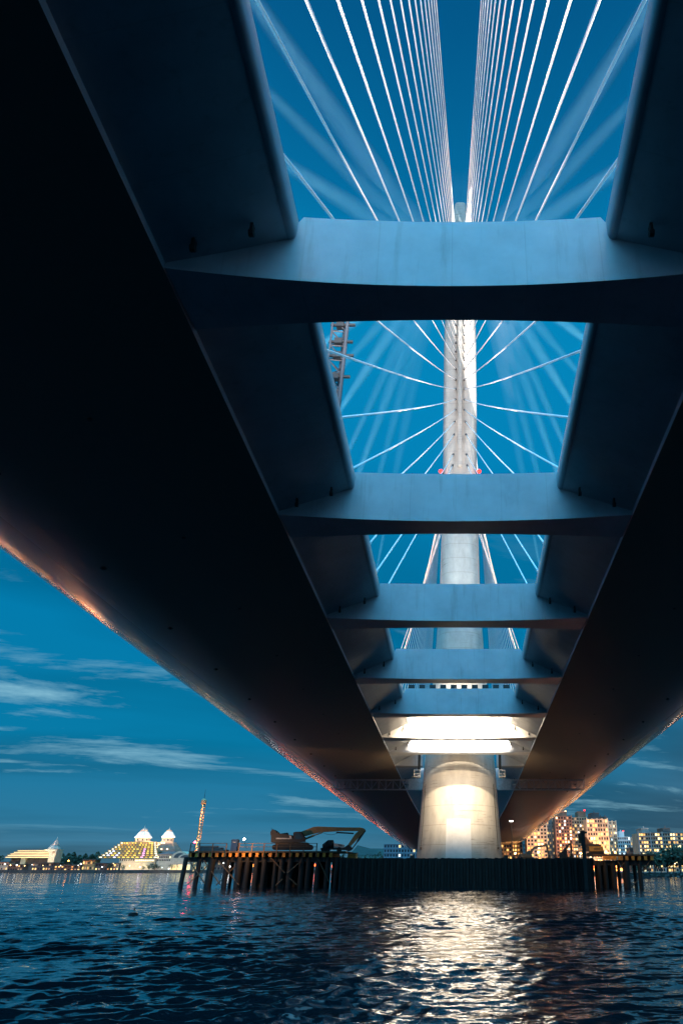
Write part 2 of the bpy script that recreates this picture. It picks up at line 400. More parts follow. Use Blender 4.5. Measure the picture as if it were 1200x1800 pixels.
# mast: superellipse sections (height, half width, front Y, back Y, exponent)
SEC = [(-4, 10.6, 173.0, 206, 2.25), (5, 10.05, 173.6, 205.5, 2.25), (14, 9.35, 174.2, 205, 2.25), (25, 8.72, 174.8, 204, 2.25), (32, 8.0, 175.3, 203, 2.2), (43, 7.05, 175.8, 201, 2.5),
       (55, 6.1, 176.2, 199, 3), (68, 5.35, 176.4, 197, 3.2), (82, 5.1, 176.5, 195, 3.6), (100, 4.75, 176.5, 192, 4.5), (125, 4.85, 176.5, 190, 6), (150, 4.9, 176.5, 189, 6), (170, 4.3, 176.6, 188, 6), (190, 3.2, 176.8, 187, 5), (208, 1.9, 177, 186, 4)]
def mast_sec(z):
    for a, b in zip(SEC, SEC[1:]):
        if z <= b[0]:
            t = (z - a[0]) / (b[0] - a[0]); return [p + (q - p) * t for p, q in zip(a, b)]
    return list(SEC[-1])
def mast_pt(z, ang, proud=0.0):
    _, w, f, bk, e = mast_sec(z); d = (bk - f) / 2; cy = (bk + f) / 2
    c, s = math.cos(ang), math.sin(ang)
    return (XA + (w + proud) * math.copysign(abs(c) ** (2 / e), c), cy + (d + proud) * math.copysign(abs(s) ** (2 / e), s), z)
mb = MB(); ZS = sorted(set([-4, 0, 5] + [5 + 2.5 * i for i in range(80)] + [206])); na = 56
for z in ZS:
    for i in range(na): mb.v.append(mast_pt(z, 2 * math.pi * (i + .5) / na))
for j in range(len(ZS) - 1):
    for i in range(na): mb.f.append((j * na + i, j * na + (i + 1) % na, (j + 1) * na + (i + 1) % na, (j + 1) * na + i))
mb.f.append(tuple((len(ZS) - 1) * na + i for i in range(na)))
MAST = part(mb, 'mast', CONC, BR); autosmooth(MAST, 50)
# pale repaired panel low on the front face
mb = MB(); zz = [5.2, 7, 9, 11, 13.2]; xs = [-.36, -.18, 0, .12, .24]
for z in zz:
    _, w, f, bk, e = mast_sec(z); d = (bk - f) / 2; cy = (bk + f) / 2
    for u in (-.30, -.15, .0, .12, .26): mb.v.append((XA + u * w, cy - d * (1 - abs(u) ** e) ** (1 / e) - .06, z))
for j in range(4):
    for i in range(4): mb.f.append((j * 5 + i, j * 5 + i + 1, (j + 1) * 5 + i + 1, (j + 1) * 5 + i))
p = part(mb, 'panel', mat('panel_paint', (.58, .55, .52), .42, var=.1, scale=.6, spec=.15), BR); p.parent = MAST
# front rib running up the mast with the cable anchors either side
mb = MB()
for z0, z1 in ((103, 200),): 
    mb.box(XA - .55, XA + .55, 175.2, 176.7, z0, z1)
p = part(mb, 'anchor_rib', CONC, BR); p.parent = MAST
# access ladder down each flank of the front face
for s in (-1, 1):
    mb = MB()
    a = [mast_pt(z, -math.pi / 2 + s * 1.02, .12) for z in (7.5, 14, 21)]
    for q, r in zip(a, a[1:]): mb.tube(q, r, .05, n=5)
    mb.box(a[0][0] - .25, a[0][0] + .25, a[0][1] - .4, a[0][1] + .1, a[0][2] - .3, a[0][2] + .2)
    p = part(mb, 'conduit', DARK, BR); p.parent = MAST

# stay cables
def deck_z(Y): return zb(Y) + 4.45
def cable(a, b, r=.105):
    a = Vector(a); b = Vector(b); mb = MB(); n = 6
    pts = [a.lerp(b, i / n) + Vector((0, 0, -(a - b).length * .0035 * 4 * (i / n) * (1 - i / n))) for i in range(n + 1)]
    k = 8
    d = (b - a).normalized(); u = d.orthogonal().normalized(); w = d.cross(u)
    for p in pts:
        for i in range(k): mb.v.append(p + (u * math.cos(2 * math.pi * i / k) + w * math.sin(2 * math.pi * i / k)) * r)
    for j in range(n):
        for i in range(k): mb.f.append((j * k + i, j * k + (i + 1) % k, (j + 1) * k + (i + 1) % k, (j + 1) * k + i))
    return part(mb, 'stay_cable', CABLE, BR, smooth=True)
YK = [85, 77.5, 70, 62.5, 54.5, 46.5, 38, 29.5, 21.5, 12, 3, -6, -16.5, -26.5, -36, -47, -58.5, -70, -82, -94, -106, -118, -130, -142]
HK = [100.4, 103.9, 110.4, 114.7, 118.8, 122.3, 125.9, 129.2, 133, 136.4, 139.5, 142.7, 145.7, 149.5, 153, 156.4, 159.8, 163, 166.2, 169.4, 172.6, 175.8, 179, 182.2]
YB = [215 + 14 * k for k in range(24)]
for k in range(24):
    for s in (-1, 1):
        h = HK[k] + CH
        top = Vector((XA + s * (1.25 if k > 3 else 2.0 - .15 * k), 176.3, h))
        Yk = YK[k]
        z = deck_z(Yk) if Yk > -88 else deck_z(-88) + (-88 - Yk) * .02
        bot = Vector((XA + s * 9.4, Yk, z))
        c = cable(top, bot)
        mb = MB(); d = (bot - top).normalized()
        mb.tube(top - d * .4, top + d * 1.9, .30, .26, n=8)
        q = part(mb, 'cable_socket', SOCKET, BR); q.parent = c
        mb = MB(); mb.tube(bot, bot - d * 2.2, .24, .2)
        q = part(mb, 'anchor_pipe', STEELW, BR); q.parent = c
        top = Vector((XA + s * 1.3, mast_sec(h)[3] - .3, h)); Yk = YB[k]
        bot = Vector((XA + s * 27.5, Yk, zb(Yk) + 4.4))
        cable(top, bot)
# red aircraft warning beacons on the mast flanks
for s in (-1, 1):
    z = 101.5; x = XA + s * (mast_sec(z)[1] + .45)
    mb = MB(); mb.lathe((x, 176.2, z), [(.1, -.55), (.45, -.4), (.62, 0), (.45, .4), (.1, .55)], 12)
    p = part(mb, 'beacon', RED, BR, smooth=True); p.parent = MAST
    mb = MB(); mb.box(min(x, XA + s * (mast_sec(z)[1] - .4)), max(x, XA + s * (mast_sec(z)[1] - .4)), 176.1, 176.4, z - .75, z - .5)
    q = part(mb, 'bracket', DARK, BR); q.parent = MAST
# two rows of floodlights on brackets behind the crossbeams next to the mast
def flood_row(Y, n, half, power, dz, drop, cone, blend, color=(1, .86, .66)):
    for i in range(n):
        x = XA - half + 2 * half * i / (n - 1)
        z = zb(Y) + dz
        mb = MB(); mb.box(x - .55, x + .55, Y + 4.6, Y + 5.0, z - .35, z + .35); mb.box(x - .1, x + .1, Y + 4.62, Y + 4.8, min(z - .35, zb(Y) + 3.9), max(z - .355, zb(Y) + 4.0)) if dz > 4.5 else mb.box(x - .1, x + .1, Y + 4.3, Y + 4.6, z - .1, z + .1)
        p = part(mb, 'floodlight', DARK, BR)
        spot('flood_beam', (x, Y + 5.25, z), (XA + (x - XA) * 1.05, Y + 25.25, z - drop), power, cone, blend, color, .12, p)
flood_row(129, 10, 8.6, 30000, 5.55, 2.2, 60, .95, (1, .80, .54))
flood_row(129, 6, 7.6, 17000, 2.75, 1.4, 60, .95, (1, .76, .50))
flood_row(152, 6, 8.6, 95000, 5.05, .1, 48, .75, (1, .86, .68))

# ------------------------------------------------------------------ added fill lamps on the foundation, floodlights on the deck
WF = (1, .78, .50)
# two added fill lamps, hidden behind the foundation rim, brighten the mast base
for s in (-1, 1):
    x, y, z = XA + s * 9.0, 156.0, 5.3; mb = MB()
    mb.box(x - .4, x + .4, y - .25, y + .2, z - .3, z + .3); mb.box(x - .46, x - .405, y - .1, y + .1, z - .5, z + .1); mb.box(x + .405, x + .46, y - .1, y + .1, z - .5, z + .1)
    q = part(mb, 'floodlight', DARK, BR); spot('foot_fill', (x, y + .6, z + .2), (XA + s * 2.5, 175, 23), 17000, 78, 1.0, (1, .76, .48), .3, q)

# deck lamps that wash the stay cables and the mast head
CW = (1, .80, .70)
def decklamp(x, y, tgt, power, cone, color=CW, blend=.5):
    mb = MB(); z = zb(y) + 4.6
    mb.box(XA + x - .3, XA + x + .3, y - .3, y + .3, z, z + .5); mb.tube((XA + x, y, z - .6), (XA + x, y, z), .12)
    p = part(mb, 'floodlight', DARK, BR)
    spot('deck_beam', (XA + x, y, z + .8), tgt, power, cone, blend, color, .3, p)
for s in (-1, 1):
    decklamp(s * 11.5, 70, (XA + s * 5, 118, 95), 330000, 46)
    decklamp(s * 11.5, 10, (XA + s * 5, 80, 100), 260000, 70)
    decklamp(s * 12.5, -40, (XA + s * 6, 30, 90), 220000, 80)
    decklamp(s * 14.5, 150, (XA + s * 1, 178, 110), 90000, 50, (.92, .97, 1))
    decklamp(s * 19, 212, (XA + s * 8, 196, 90), 260000, 60, (1, .62, .36))
decklamp(24, 120, (XA + 24 + 88.5, 120 + 14.9, 35 + 44.2), 3200000, 146, (1, .97, .94), .01)

# narrow beams from the deck aimed past the mast head; each shines through a cone of thin mist
mist = MB()
def beam(x, y, tx, tz, power, half=1.7):
    z = zb(y) + 5.0; a = Vector((XA + x, y, z)); b = Vector((XA + tx, 181, tz)); d = (b - a).normalized(); end = a + d * 300
    mb = MB(); mb.box(a.x - .3, a.x + .3, y - .3, y + .3, z - .6, z); q = part(mb, 'floodlight', DARK, BR)
    spot('sky_beam', a + d * .6, end, power, half * 2, 1.0, (.30, .80, 1.0), .05, q)
    mist.tube(a + d * 1.0, end, .1, 300 * math.tan(R(half * 1.06)), n=16)
for s in (-1, 1):
    for y, x, p, hf in ((8, 12.5, 1.3, 1.2), (14, 13.5, 1.0, .9), (20, 14, 1.1, 1.1), (27, 15, .8, .8), (36, 14.5, 1.0, .9), (44, 14, 1.7, 1.0), (51, 14.5, 1.1, .8), (57, 14, 1.8, 1.0), (65, 13.5, 1.2, .8), (73, 13.5, 1.5, 1.0), (84, 13, 1.2, .9), (98, 12.5, 1.1, 1.0)):
        beam(s * (x + .3), y, s * 7.5, 184, 4700000 * p, hf)
mm = bpy.data.materials.new('thin_mist'); mm.use_nodes = True; mt = mm.node_tree; mt.nodes.clear()
pv_ = mt.nodes.new('ShaderNodeVolumePrincipled'); pv_.inputs['Density'].default_value = .0014; pv_.inputs['Color'].default_value = (.9, .95, 1, 1); ou = mt.nodes.new('ShaderNodeOutputMaterial')
mt.links.new(pv_.outputs[0], ou.inputs['Volume'])
o = mist.build('mist', mm); o['kind'] = 'stuff'; o['label'] = 'faint shafts of lit mist fanning out around the mast head'

# ------------------------------------------------------------------ water
def build_water():
    rng = np.random.default_rng(3)
    az = np.concatenate([np.linspace(-46, 40, 950), np.linspace(40, 314, 130)[1:-1]])
    az = np.radians(90 - az)
    r = np.concatenate([[1.5, 4, 8], np.geomspace(12, 240, 1000), np.geomspace(275, 9000, 60)])
    Rr, Az = np.meshgrid(r, az, indexing='ij')
    X = Rr * np.cos(Az); Y = Rr * np.sin(Az)
    Z = np.zeros_like(X); HX = np.zeros_like(X); HY = np.zeros_like(X)
    res = Rr * .0030
    for i in range(110):
        lam = np.exp(rng.uniform(np.log(.23), np.log(2.3)))
        th = R(-74) + rng.normal(0, .5)
        if rng.random() < .25: th += math.pi
        k = 2 * math.pi / lam; kx, ky = k * math.cos(th), k * math.sin(th)
        amp = .0275 * lam / (2 * math.pi) * (1.0 if lam < 1.6 else .8)
        fade = np.clip((lam / res - 3.0) / 4.0, 0, 1)
        ph = kx * X + ky * Y + rng.uniform(0, 6.28)
        Z += amp * fade * np.cos(ph); HX -= amp * fade * math.cos(th) * np.sin(ph) * .9; HY -= amp * fade * math.sin(th) * np.sin(ph) * .9
    patch = np.ones_like(X)      # gusts: rougher and calmer patches
    for lam, q in ((9, .16), (17, .2), (31, .2), (53, .16)):
        for _ in range(2):
            th = rng.uniform(0, 6.28); patch += q * np.cos(2 * math.pi / lam * (math.cos(th) * X + math.sin(th) * Y) + rng.uniform(0, 6.28))
    patch = np.clip(patch, .35, 1.7); Z *= patch; HX *= patch; HY *= patch
    for lam in (6.5, 8.0, 10.5):  # low swell
        th = R(-62) + rng.normal(0, .3); k = 2 * math.pi / lam
        Z += .012 * lam / (2 * math.pi) * np.clip((lam / res - 3) / 4, 0, 1) * np.cos(k * (math.cos(th) * X + math.sin(th) * Y) + rng.uniform(0, 6.28))
    V = np.stack([X + HX, Y + HY, Z], -1).reshape(-1, 3).astype(np.float32)
    nr, nz = X.shape
    i = np.arange(nr - 1)[:, None]; j = np.arange(nz)[None, :]; j2 = (j + 1) % nz
    Fq = np.stack([i * nz + j + 0 * j2, i * nz + j2, (i + 1) * nz + j2, (i + 1) * nz + j], -1).reshape(-1, 4)
    Fq = Fq[:, ::-1]
    me = bpy.data.meshes.new('water'); me.vertices.add(len(V) + 0); me.vertices.foreach_set('co', V.ravel())
    me.loops.add(Fq.size); me.loops.foreach_set('vertex_index', Fq.ravel().astype(np.int32))
    me.polygons.add(len(Fq)); me.polygons.foreach_set('loop_start', np.arange(0, Fq.size, 4, dtype=np.int32))
    me.polygons.foreach_set('use_smooth', np.ones(len(Fq), bool))
    me.update(calc_edges=True)
    me.materials.append(water_material())
    o = bpy.data.objects.new('water', me); COL.objects.link(o); o['kind'] = 'structure'
    # make sure normals point up
    if me.polygons[nz * 5].normal.z < 0: me.flip_normals()
build_water()
mb = MB(); mb.box(-9500, 9500, -9500, 9500, -8, -6); mb.build('river_bed', mat('river_bed_mud', (.01, .015, .015), .9), kind='structure')

# ------------------------------------------------------------------ foundation and work jetties in the river
def X_(px, Y, py=1500): return at(px, py, Y).x
def Z_(py, Y, px=PX): return at(px, py, Y).z
CY = 153.0
cof = empty('cofferdam', (0, CY, 0), 'long dark corrugated sheet pile wall in the water around the foot of the mast', 'cofferdam')
x0, x1 = X_(598, CY), X_(1041, CY); zt = Z_(1508.5, CY)
mb = MB(); prof = []
def corr(a, b, n, inward):
    a = Vector(a); b = Vector(b); d = (b - a) / n; out = []
    for i in range(n):
        p = a + d * i
        out += [p, p + d * .32, p + d * .5 + inward, p + d * .82 + inward]
    return out
n1 = 40; iw = .38; yb = 214
prof += corr((x0, CY, 0), (x1, CY, 0), n1, Vector((0, iw, 0))) + corr((x1, CY, 0), (x1, yb, 0), 44, Vector((-iw, 0, 0))) \
    + corr((x1, yb, 0), (x0, yb, 0), n1, Vector((0, -iw, 0))) + corr((x0, yb, 0), (x0, CY, 0), 44, Vector((iw, 0, 0)))
k = len(prof); rr = random.Random(4)
tops = [zt + .10 * rr.choice((-1, 0, 0, 1)) * rr.random() for _ in range(k)]
for i in range(1, k, 2): tops[i] = tops[i - 1]
for z in (-5.5, None):
    for i, p in enumerate(prof): mb.v.append((p.x, p.y, tops[i] if z is None else z))
for i in range(k): mb.f.append((i, (i + 1) % k, k + (i + 1) % k, k + i))
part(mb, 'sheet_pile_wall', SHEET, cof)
mb = MB(); mb.box(x0 + .5, x1 - .5, CY + .5, yb - .5, -5.4, zt - .35)
part(mb, 'earth_fill', EARTH, cof)
mb = MB()
for i in range(26):     # low guard rail along the front rim
    px = 640 + 16 * i
    if 715 < px < 890: continue
for a, b in ((604, 716), (892, 1018)):
    n = 12; X0 = X_(a, CY + 1.2); X1 = X_(b, CY + 1.2)
    for i in range(n + 1):
        x = X0 + (X1 - X0) * i / n; mb.tube((x, CY + 1.2, zt - .4), (x, CY + 1.2, zt + .55), .035, n=5)
    mb.tube((X0, CY + 1.2, zt + .55), (X1, CY + 1.2, zt + .55), .03, n=5)
part(mb, 'guard_rail', DARK, cof)

def jetty(name, label, pxa, pxb, Y, depth, ytop, joists, piles, braces, rail=None, jm=YELST, panels=()):
    zt = Z_(ytop, Y); e = empty(name, (X_((pxa + pxb) / 2, Y), Y, 0), label, 'jetty')
    xa, xb = X_(pxa, Y), X_(pxb, Y)
    mb = MB(); mb.box(xa, xb, Y - .12, Y + depth, zt - .28, zt); part(mb, 'deck', TIMBER, e)
    mb = MB(); mb.box(xa - .9, xb - .1, Y + .7, Y + 1.15, zt - 1.95, zt - 1.08); part(mb, 'cap_beam', PILE, e)
    mb = MB(); mb.box(xa + .1, xb - .1, Y + depth - 1.15, Y + depth - .7, zt - 1.95, zt - 1.08); part(mb, 'cap_beam', PILE, e)
    for px in joists:
        x = X_(px, Y); mb = MB(); w = .30
        mb.box(x - w, x + w, Y - .02, Y + .03, zt - 1.05, zt - .30); mb.box(x - .05, x + .05, Y + .031, Y + depth - .1, zt - 1.05, zt - .30)
        mb.box(x - w, x + w, Y + .031, Y + .6, zt - 1.07, zt - .99)
        part(mb, 'joist', jm, e)
    for a, b in panels:
        mb = MB(); mb.box(X_(a, Y), X_(b, Y), Y - .09, Y - .03, zt - 1.0, zt - .32); part(mb, 'side_plate', YELST, e)
    for px, r, dy, bat in piles:
        x = X_(px, Y + dy); mb = MB()
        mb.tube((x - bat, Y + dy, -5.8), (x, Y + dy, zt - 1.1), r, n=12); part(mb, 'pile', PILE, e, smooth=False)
    for (pa, ya, pb, yb2, dy) in braces:
        mb = MB(); a = at(pa, ya, Y + dy); b = at(pb, yb2, Y + dy); mb.tube(a, b, .11, n=6); part(mb, 'brace', RUST, e)
    if rail:
        for px in rail[0]:
            x = X_(px, Y - .2); mb = MB(); mb.box(x - .10, x + .10, Y - .22, Y - .13, zt - 1.0, zt + 1.42); part(mb, 'rail_post', RUST, e)
        for a, b in rail[1]:
            for hh in (1.38, .75):
                mb = MB(); mb.tube((X_(a, Y - .3), Y - .3, zt + hh), (X_(b, Y - .3), Y - .3, zt + hh), .05, n=6); part(mb, 'rail', RUST, e)
    return e, zt
rr = random.Random(11)
LP = [(329, .45, .9, .7), (353, .45, .9, .5), (375, .72, .9, .6), (402, .52, .9, .3), (411, .36, 9, .2), (423, .62, .9, .1), (430, .45, 9, 0)]
LP += [(438 + 15.5 * i + rr.uniform(-3, 3), .40 + .2 * rr.random(), .9, rr.uniform(-.1, .2)) for i in range(11)] + [(432 + 13 * i + rr.uniform(-3, 3), .44, 9, rr.uniform(-.2, .2)) for i in range(14)] + [(436 + 14 * i + rr.uniform(-4, 4), .46, 5, rr.uniform(-.3, .3)) for i in range(12)] + [(426 + 11.5 * i + rr.uniform(-3, 3), .5, 10.6, rr.uniform(-.2, .2)) for i in range(16)]
LB = [(332, 1512, 365, 1560, .4), (330, 1555, 372, 1515, .4), (358, 1512, 388, 1556, .4), (384, 1513, 420, 1556, .4), (380, 1556, 420, 1516, 1.4),
      (471, 1502, 501, 1535, .2), (528, 1515, 505, 1535, .2), (508, 1543, 522, 1556, .2), (497, 1545, 484, 1557, .2), (560, 1512, 578, 1550, .4)]
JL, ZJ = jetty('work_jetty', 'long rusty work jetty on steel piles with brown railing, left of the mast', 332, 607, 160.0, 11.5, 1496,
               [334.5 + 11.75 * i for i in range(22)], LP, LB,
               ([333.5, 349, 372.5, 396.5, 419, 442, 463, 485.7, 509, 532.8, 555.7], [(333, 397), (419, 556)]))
JR, ZR = jetty('work_jetty', 'short pile jetty with yellow joist ends, right of the sheet pile wall', 1042, 1151, 158.0, 9.0, 1501.5,
               [1100 + 11 * i for i in range(5)], [(1121, .42, .9, 0), (1097, .7, .9, .1), (1075, .55, .9, 0), (1061, .45, .9, 0), (1050, .4, .9, 0), (1084, .36, 8, 0), (1068, .36, 8, 0), (1045, .36, 8, 0), (1056, .3, 8, 0), (1112, .36, 8, 0)],
               [(1104, 1545, 1112, 1560, .9), (1122, 1545, 1108, 1560, .9), (1082, 1510, 1096, 1530, .4), (1100, 1512, 1084, 1532, .4), (1142, 1512, 1130, 1532, .4)],
               None, panels=((1058, 1082), (1085, 1093)))
# ---------------- machines: profiles at their own depth, real thickness
def outline(mb, pts, Y, th, o=(0, 0), s=1.0):
    P = [at(o[0] + x / s, o[1] + y / s, Y) for x, y in pts]
    return mb.prism(P, (0, th, 0))
def crawler(e, px0, px1, y0, y1, Y, o, s, w=.7, gap=3.0):
    for dy in (0, gap):
        mb = MB(); h = (y1 - y0); pts = []
        for i in range(9):
            t = math.pi / 2 + math.pi * i / 8; pts.append((px0 + h / 2 + h / 2 * math.cos(t), (y0 + y1) / 2 - h / 2 * math.sin(t)))
        for i in range(9):
            t = -math.pi / 2 + math.pi * i / 8; pts.append((px1 - h / 2 + h / 2 * math.cos(t), (y0 + y1) / 2 - h / 2 * math.sin(t)))
        outline(mb, pts, Y + dy, w, o, s); part(mb, 'track', RUBBER, e)
o8 = (460, 1420); s8 = 1200 / 220.0; YE = 163.5
ex = empty('long_reach_excavator', (X_(500, YE), YE, ZJ), 'long reach crawler excavator with ochre folded boom parked on the left jetty', 'excavator')
crawler(ex, 98, 490, 352, 405, YE, o8, s8)
mb = MB(); outline(mb, [(130, 352), (130, 330), (420, 330), (440, 352)], YE + .4, 3.0, o8, s8); part(mb, 'undercarriage', DARK, ex)
mb = MB(); outline(mb, [(88, 332), (88, 262), (135, 240), (285, 262), (300, 300), (300, 332)], YE + .1, 3.2, o8, s8)
outline(mb, [(84, 262), (82, 232), (100, 205), (122, 214), (150, 236), (150, 262)], YE + .5, 2.2, o8, s8)
outline(mb, [(150, 250), (200, 244), (240, 238), (244, 262)], YE + 1.0, 1.6, o8, s8)
part(mb, 'engine_house', DARK, ex)
mb = MB(); outline(mb, [(135, 300), (137, 287), (268, 290), (262, 264), (282, 270), (288, 300)], YE + .02, .08, o8, s8); part(mb, 'side_panel', PALE, ex)
mb = MB(); outline(mb, [(300, 330), (302, 238), (318, 230), (370, 228), (408, 280), (410, 325)], YE + .1, 1.3, o8, s8); part(mb, 'cab', DARK, ex)
mb = MB(); outline(mb, [(320, 300), (322, 246), (362, 244), (388, 284), (388, 300)], YE + .05, .06, o8, s8); part(mb, 'cab_window', GLASS, ex)
mb = MB(); outline(mb, [(318, 285), (326, 248), (400, 220), (495, 183), (540, 179), (770, 187), (945, 189), (972, 196), (978, 212), (925, 222), (750, 222), (560, 234), (470, 254), (345, 292)], YE + 1.5, .75, o8, s8); part(mb, 'boom', OCHRE, ex)
mb = MB(); outline(mb, [(960, 190), (990, 204), (972, 240), (848, 368), (826, 352), (895, 250), (945, 205)], YE + 1.6, .5, o8, s8); part(mb, 'arm', OCHRE, ex)
mb = MB(); a = at(o8[0] + 992 / s8, o8[1] + 215 / s8, YE + 1.85); b = at(o8[0] + 915 / s8, o8[1] + 325 / s8, YE + 1.85); c = at(o8[0] + 868 / s8, o8[1] + 392 / s8, YE + 1.85)
mb.tube(a, b, .20); mb.tube(b, c, .11); part(mb, 'bucket_cylinder', DARK, ex)
mb = MB(); mb.tube(at(o8[0] + 365 / s8, o8[1] + 318 / s8, YE + 1.3), at(o8[0] + 500 / s8, o8[1] + 265 / s8, YE + 1.3), .2); mb.tube(at(o8[0] + 500 / s8, o8[1] + 265 / s8, YE + 1.3), at(o8[0] + 585 / s8, o8[1] + 236 / s8, YE + 1.3), .11); part(mb, 'boom_cylinder', OCHRE, ex)
mb = MB(); mb.tube(at(o8[0] + 715 / s8, o8[1] + 236 / s8, YE + 1.3), at(o8[0] + 880 / s8, o8[1] + 246 / s8, YE + 1.3), .14); part(mb, 'arm_cylinder', DARK, ex)
mb = MB(); pv = None
for i in range(9):
    t = i / 8; q = at(o8[0] + (590 + 140 * t) / s8, o8[1] + (240 + 18 * math.sin(math.pi * t)) / s8, YE + 1.3)
    if pv is not None: mb.tube(pv, q, .035, n=5)
    pv = q
part(mb, 'hose', DARK, ex)
mb = MB(); outline(mb, [(826, 352), (848, 368), (868, 392), (848, 408), (826, 415), (800, 404), (720, 404), (735, 396), (790, 380)], YE + 1.2, 1.2, o8, s8); part(mb, 'bucket', DARK, ex)
mb = MB()
for i in range(6):
    q = at(o8[0] + (92 + 9 * i) / s8, o8[1] + (208 + 7 * i) / s8, YE + .9); mb.tube(q, q + Vector((0, 0, .35)), .03, n=5)
part(mb, 'handrail', DARK, ex)

# mixer lorry and stores behind the bucket
YT = 167.0
tk = empty('concrete_mixer_truck', (X_(585, YT), YT, ZJ), 'small mixer lorry with dark drum and pale cab behind the excavator bucket', 'truck')
mb = MB(); outline(mb, [(560, 400), (565, 385), (790, 385), (790, 400)], YT, 2.3, o8, s8); part(mb, 'chassis', DARK, tk)
mb = MB(); a = at(o8[0] + 585 / s8, o8[1] + 372 / s8, YT + 1.1); b = at(o8[0] + 690 / s8, o8[1] + 345 / s8, YT + 1.1)
mid = a.lerp(b, .55); mb.tube(a, mid, .45, 1.0, n=14); mb.tube(mid, b, 1.0, .75, n=14); part(mb, 'drum', DARK, tk, smooth=True)
mb = MB(); outline(mb, [(690, 388), (690, 340), (745, 345), (778, 352), (782, 388)], YT + .1, 2.1, o8, s8); part(mb, 'cab', PALE, tk)
mb = MB(); outline(mb, [(735, 362), (735, 350), (768, 354), (770, 363)], YT + .05, .06, o8, s8); part(mb, 'cab_window', GLASS, tk)
for x in (590, 630, 740):
    mb = MB(); c = at(o8[0] + x / s8, o8[1] + 402 / s8, YT - .05); mb.tube(c, c + Vector((0, .5, 0)), .5, n=14); part(mb, 'wheel', RUBBER, tk)
YK2 = 164.0
bx = empty('site_container', (X_(585 + 36, YK2), YK2, 5), 'low orange steel store box at the jetty end beside the sheet pile wall', 'container')
mb = MB(); mb.box(X_(611, YK2), X_(625, YK2), YK2, YK2 + 3, zt - .4, Z_(1500.5, YK2)); part(mb, 'box', mat('orange_paint', (.55, .22, .03), .5, var=.3, scale=2), bx)
mb = MB()
for i in range(9):
    x = X_(611.8 + 1.55 * i, YK2); mb.box(x - .05, x + .05, YK2 - .06, YK2 - .002, zt - .3, Z_(1501.2, YK2))
part(mb, 'rib', YELST, bx)
mb = MB(); mb.box(X_(610.5, YK2), X_(625.5, YK2), YK2 - .1, YK2 + 3.1, Z_(1500.4, YK2), Z_(1499, YK2)); part(mb, 'lid', DARK, bx)
# portable toilet
YP = 161.5
tl = empty('portable_toilet', (X_(408.5, YP), YP, ZJ), 'dark blue portable toilet cabin standing on the left jetty deck', 'toilet')
xa, xb = X_(404, YP), X_(415.3, YP); ztp = Z_(1477, YP)
mb = MB(); mb.box(xa, xb, YP, YP + 1.25, ZJ, ztp); part(mb, 'cabin', BLUE, tl)
mb = MB(); mb.box(xa - .05, xb + .05, YP - .06, YP + 1.3, ztp, ztp + .1); mb.box(xa + .12, xb - .12, YP + .1, YP + 1.15, ztp + .1, ztp + .2); part(mb, 'roof', BLUE, tl)
mb = MB(); mb.box(xa + .15, xb - .15, YP - .04, YP - .003, ZJ + .15, ztp - .15); part(mb, 'door', mat('toilet_door', (.018, .05, .12), .45), tl)
mb = MB(); mb.box(xa + .35, xb - .35, YP - .06, YP - .043, ztp - .42, ztp - .3); part(mb, 'vent', PALE, tl)
# stored gear behind the rail
st = empty('stacked_pipes', (X_(378, 166), 166, ZJ), 'low stack of dark pipes lying on the jetty behind the railing', 'pipes')
mb = MB()
for r_, n_ in ((0, 5), (1, 4), (2, 3)):
    for i in range(n_): mb.tube((X_(352, 166), 165 + i * .42 + r_ * .2, ZJ + .2 + r_ * .36), (X_(400 - r_ * 9, 166), 165 + i * .42 + r_ * .2, ZJ + .2 + r_ * .36), .2, n=8)
part(mb, 'pipe', DARK, st)
lp = empty('site_lamp', (X_(455, 170), 160, ZJ), 'small lamp glowing pinkish on a thin pole above the left jetty railing', 'lamp')
mb = MB(); mb.tube((X_(455, 170), 160.0, ZJ + .4), (X_(455, 170), 157.4, Z_(1477.5, 157.4)), .035, n=6); part(mb, 'pole', DARK, lp)
mb = MB(); c = Vector((X_(455, 170), 157.3, Z_(1475, 157.3))); mb.lathe(c, [(.05, -.18), (.2, -.1), (.24, .02), (.12, .18)], 10); part(mb, 'bulb', lampm('pink_lamp', (1, .6, .5), 25), lp)

plamp('lamp_light', (X_(455, 170), 156.7, Z_(1475, 157.3)), 2600, (1, .50, .20), .2, lp, -.1)
# right of the mast: two excavators, rebar, post, crawler crane
o4 = (890, 1410); s4 = 7.5; YX = 190.0
zf = zt - .35
s1 = empty('small_excavator', (X_(930, YX), YX, zf), 'small dark excavator with arched boom, just right of the mast foot', 'excavator')
mb = MB(); outline(mb, [(165, 718), (165, 684), (250, 678), (262, 648), (315, 645), (330, 700), (330, 725), (250, 725)], YX, 2.4, o4, s4); part(mb, 'body', DARK, s1)
mb = MB(); outline(mb, [(262, 690), (266, 652), (300, 650), (312, 690)], YX - .06, .05, o4, s4); part(mb, 'cab_window', GLASS, s1)
crawler(s1, 190, 345, 722, 775, YX, o4, s4, .5, 2.0)
mb = MB(); outline(mb, [(292, 690), (318, 625), (350, 592), (400, 574), (460, 566), (520, 556), (532, 576), (470, 592), (405, 600), (365, 622), (335, 665), (325, 712)], YX + .9, .5, o4, s4); part(mb, 'boom', DARK, s1)
mb = MB(); outline(mb, [(512, 548), (532, 552), (548, 610), (565, 700), (548, 706), (520, 610)], YX + .95, .4, o4, s4); part(mb, 'arm', DARK, s1)
mb = MB(); outline(mb, [(545, 698), (572, 700), (578, 730), (560, 748), (532, 745), (528, 728), (548, 722)], YX + .6, 1.0, o4, s4); part(mb, 'bucket', DARK, s1)
YX2 = 176.0
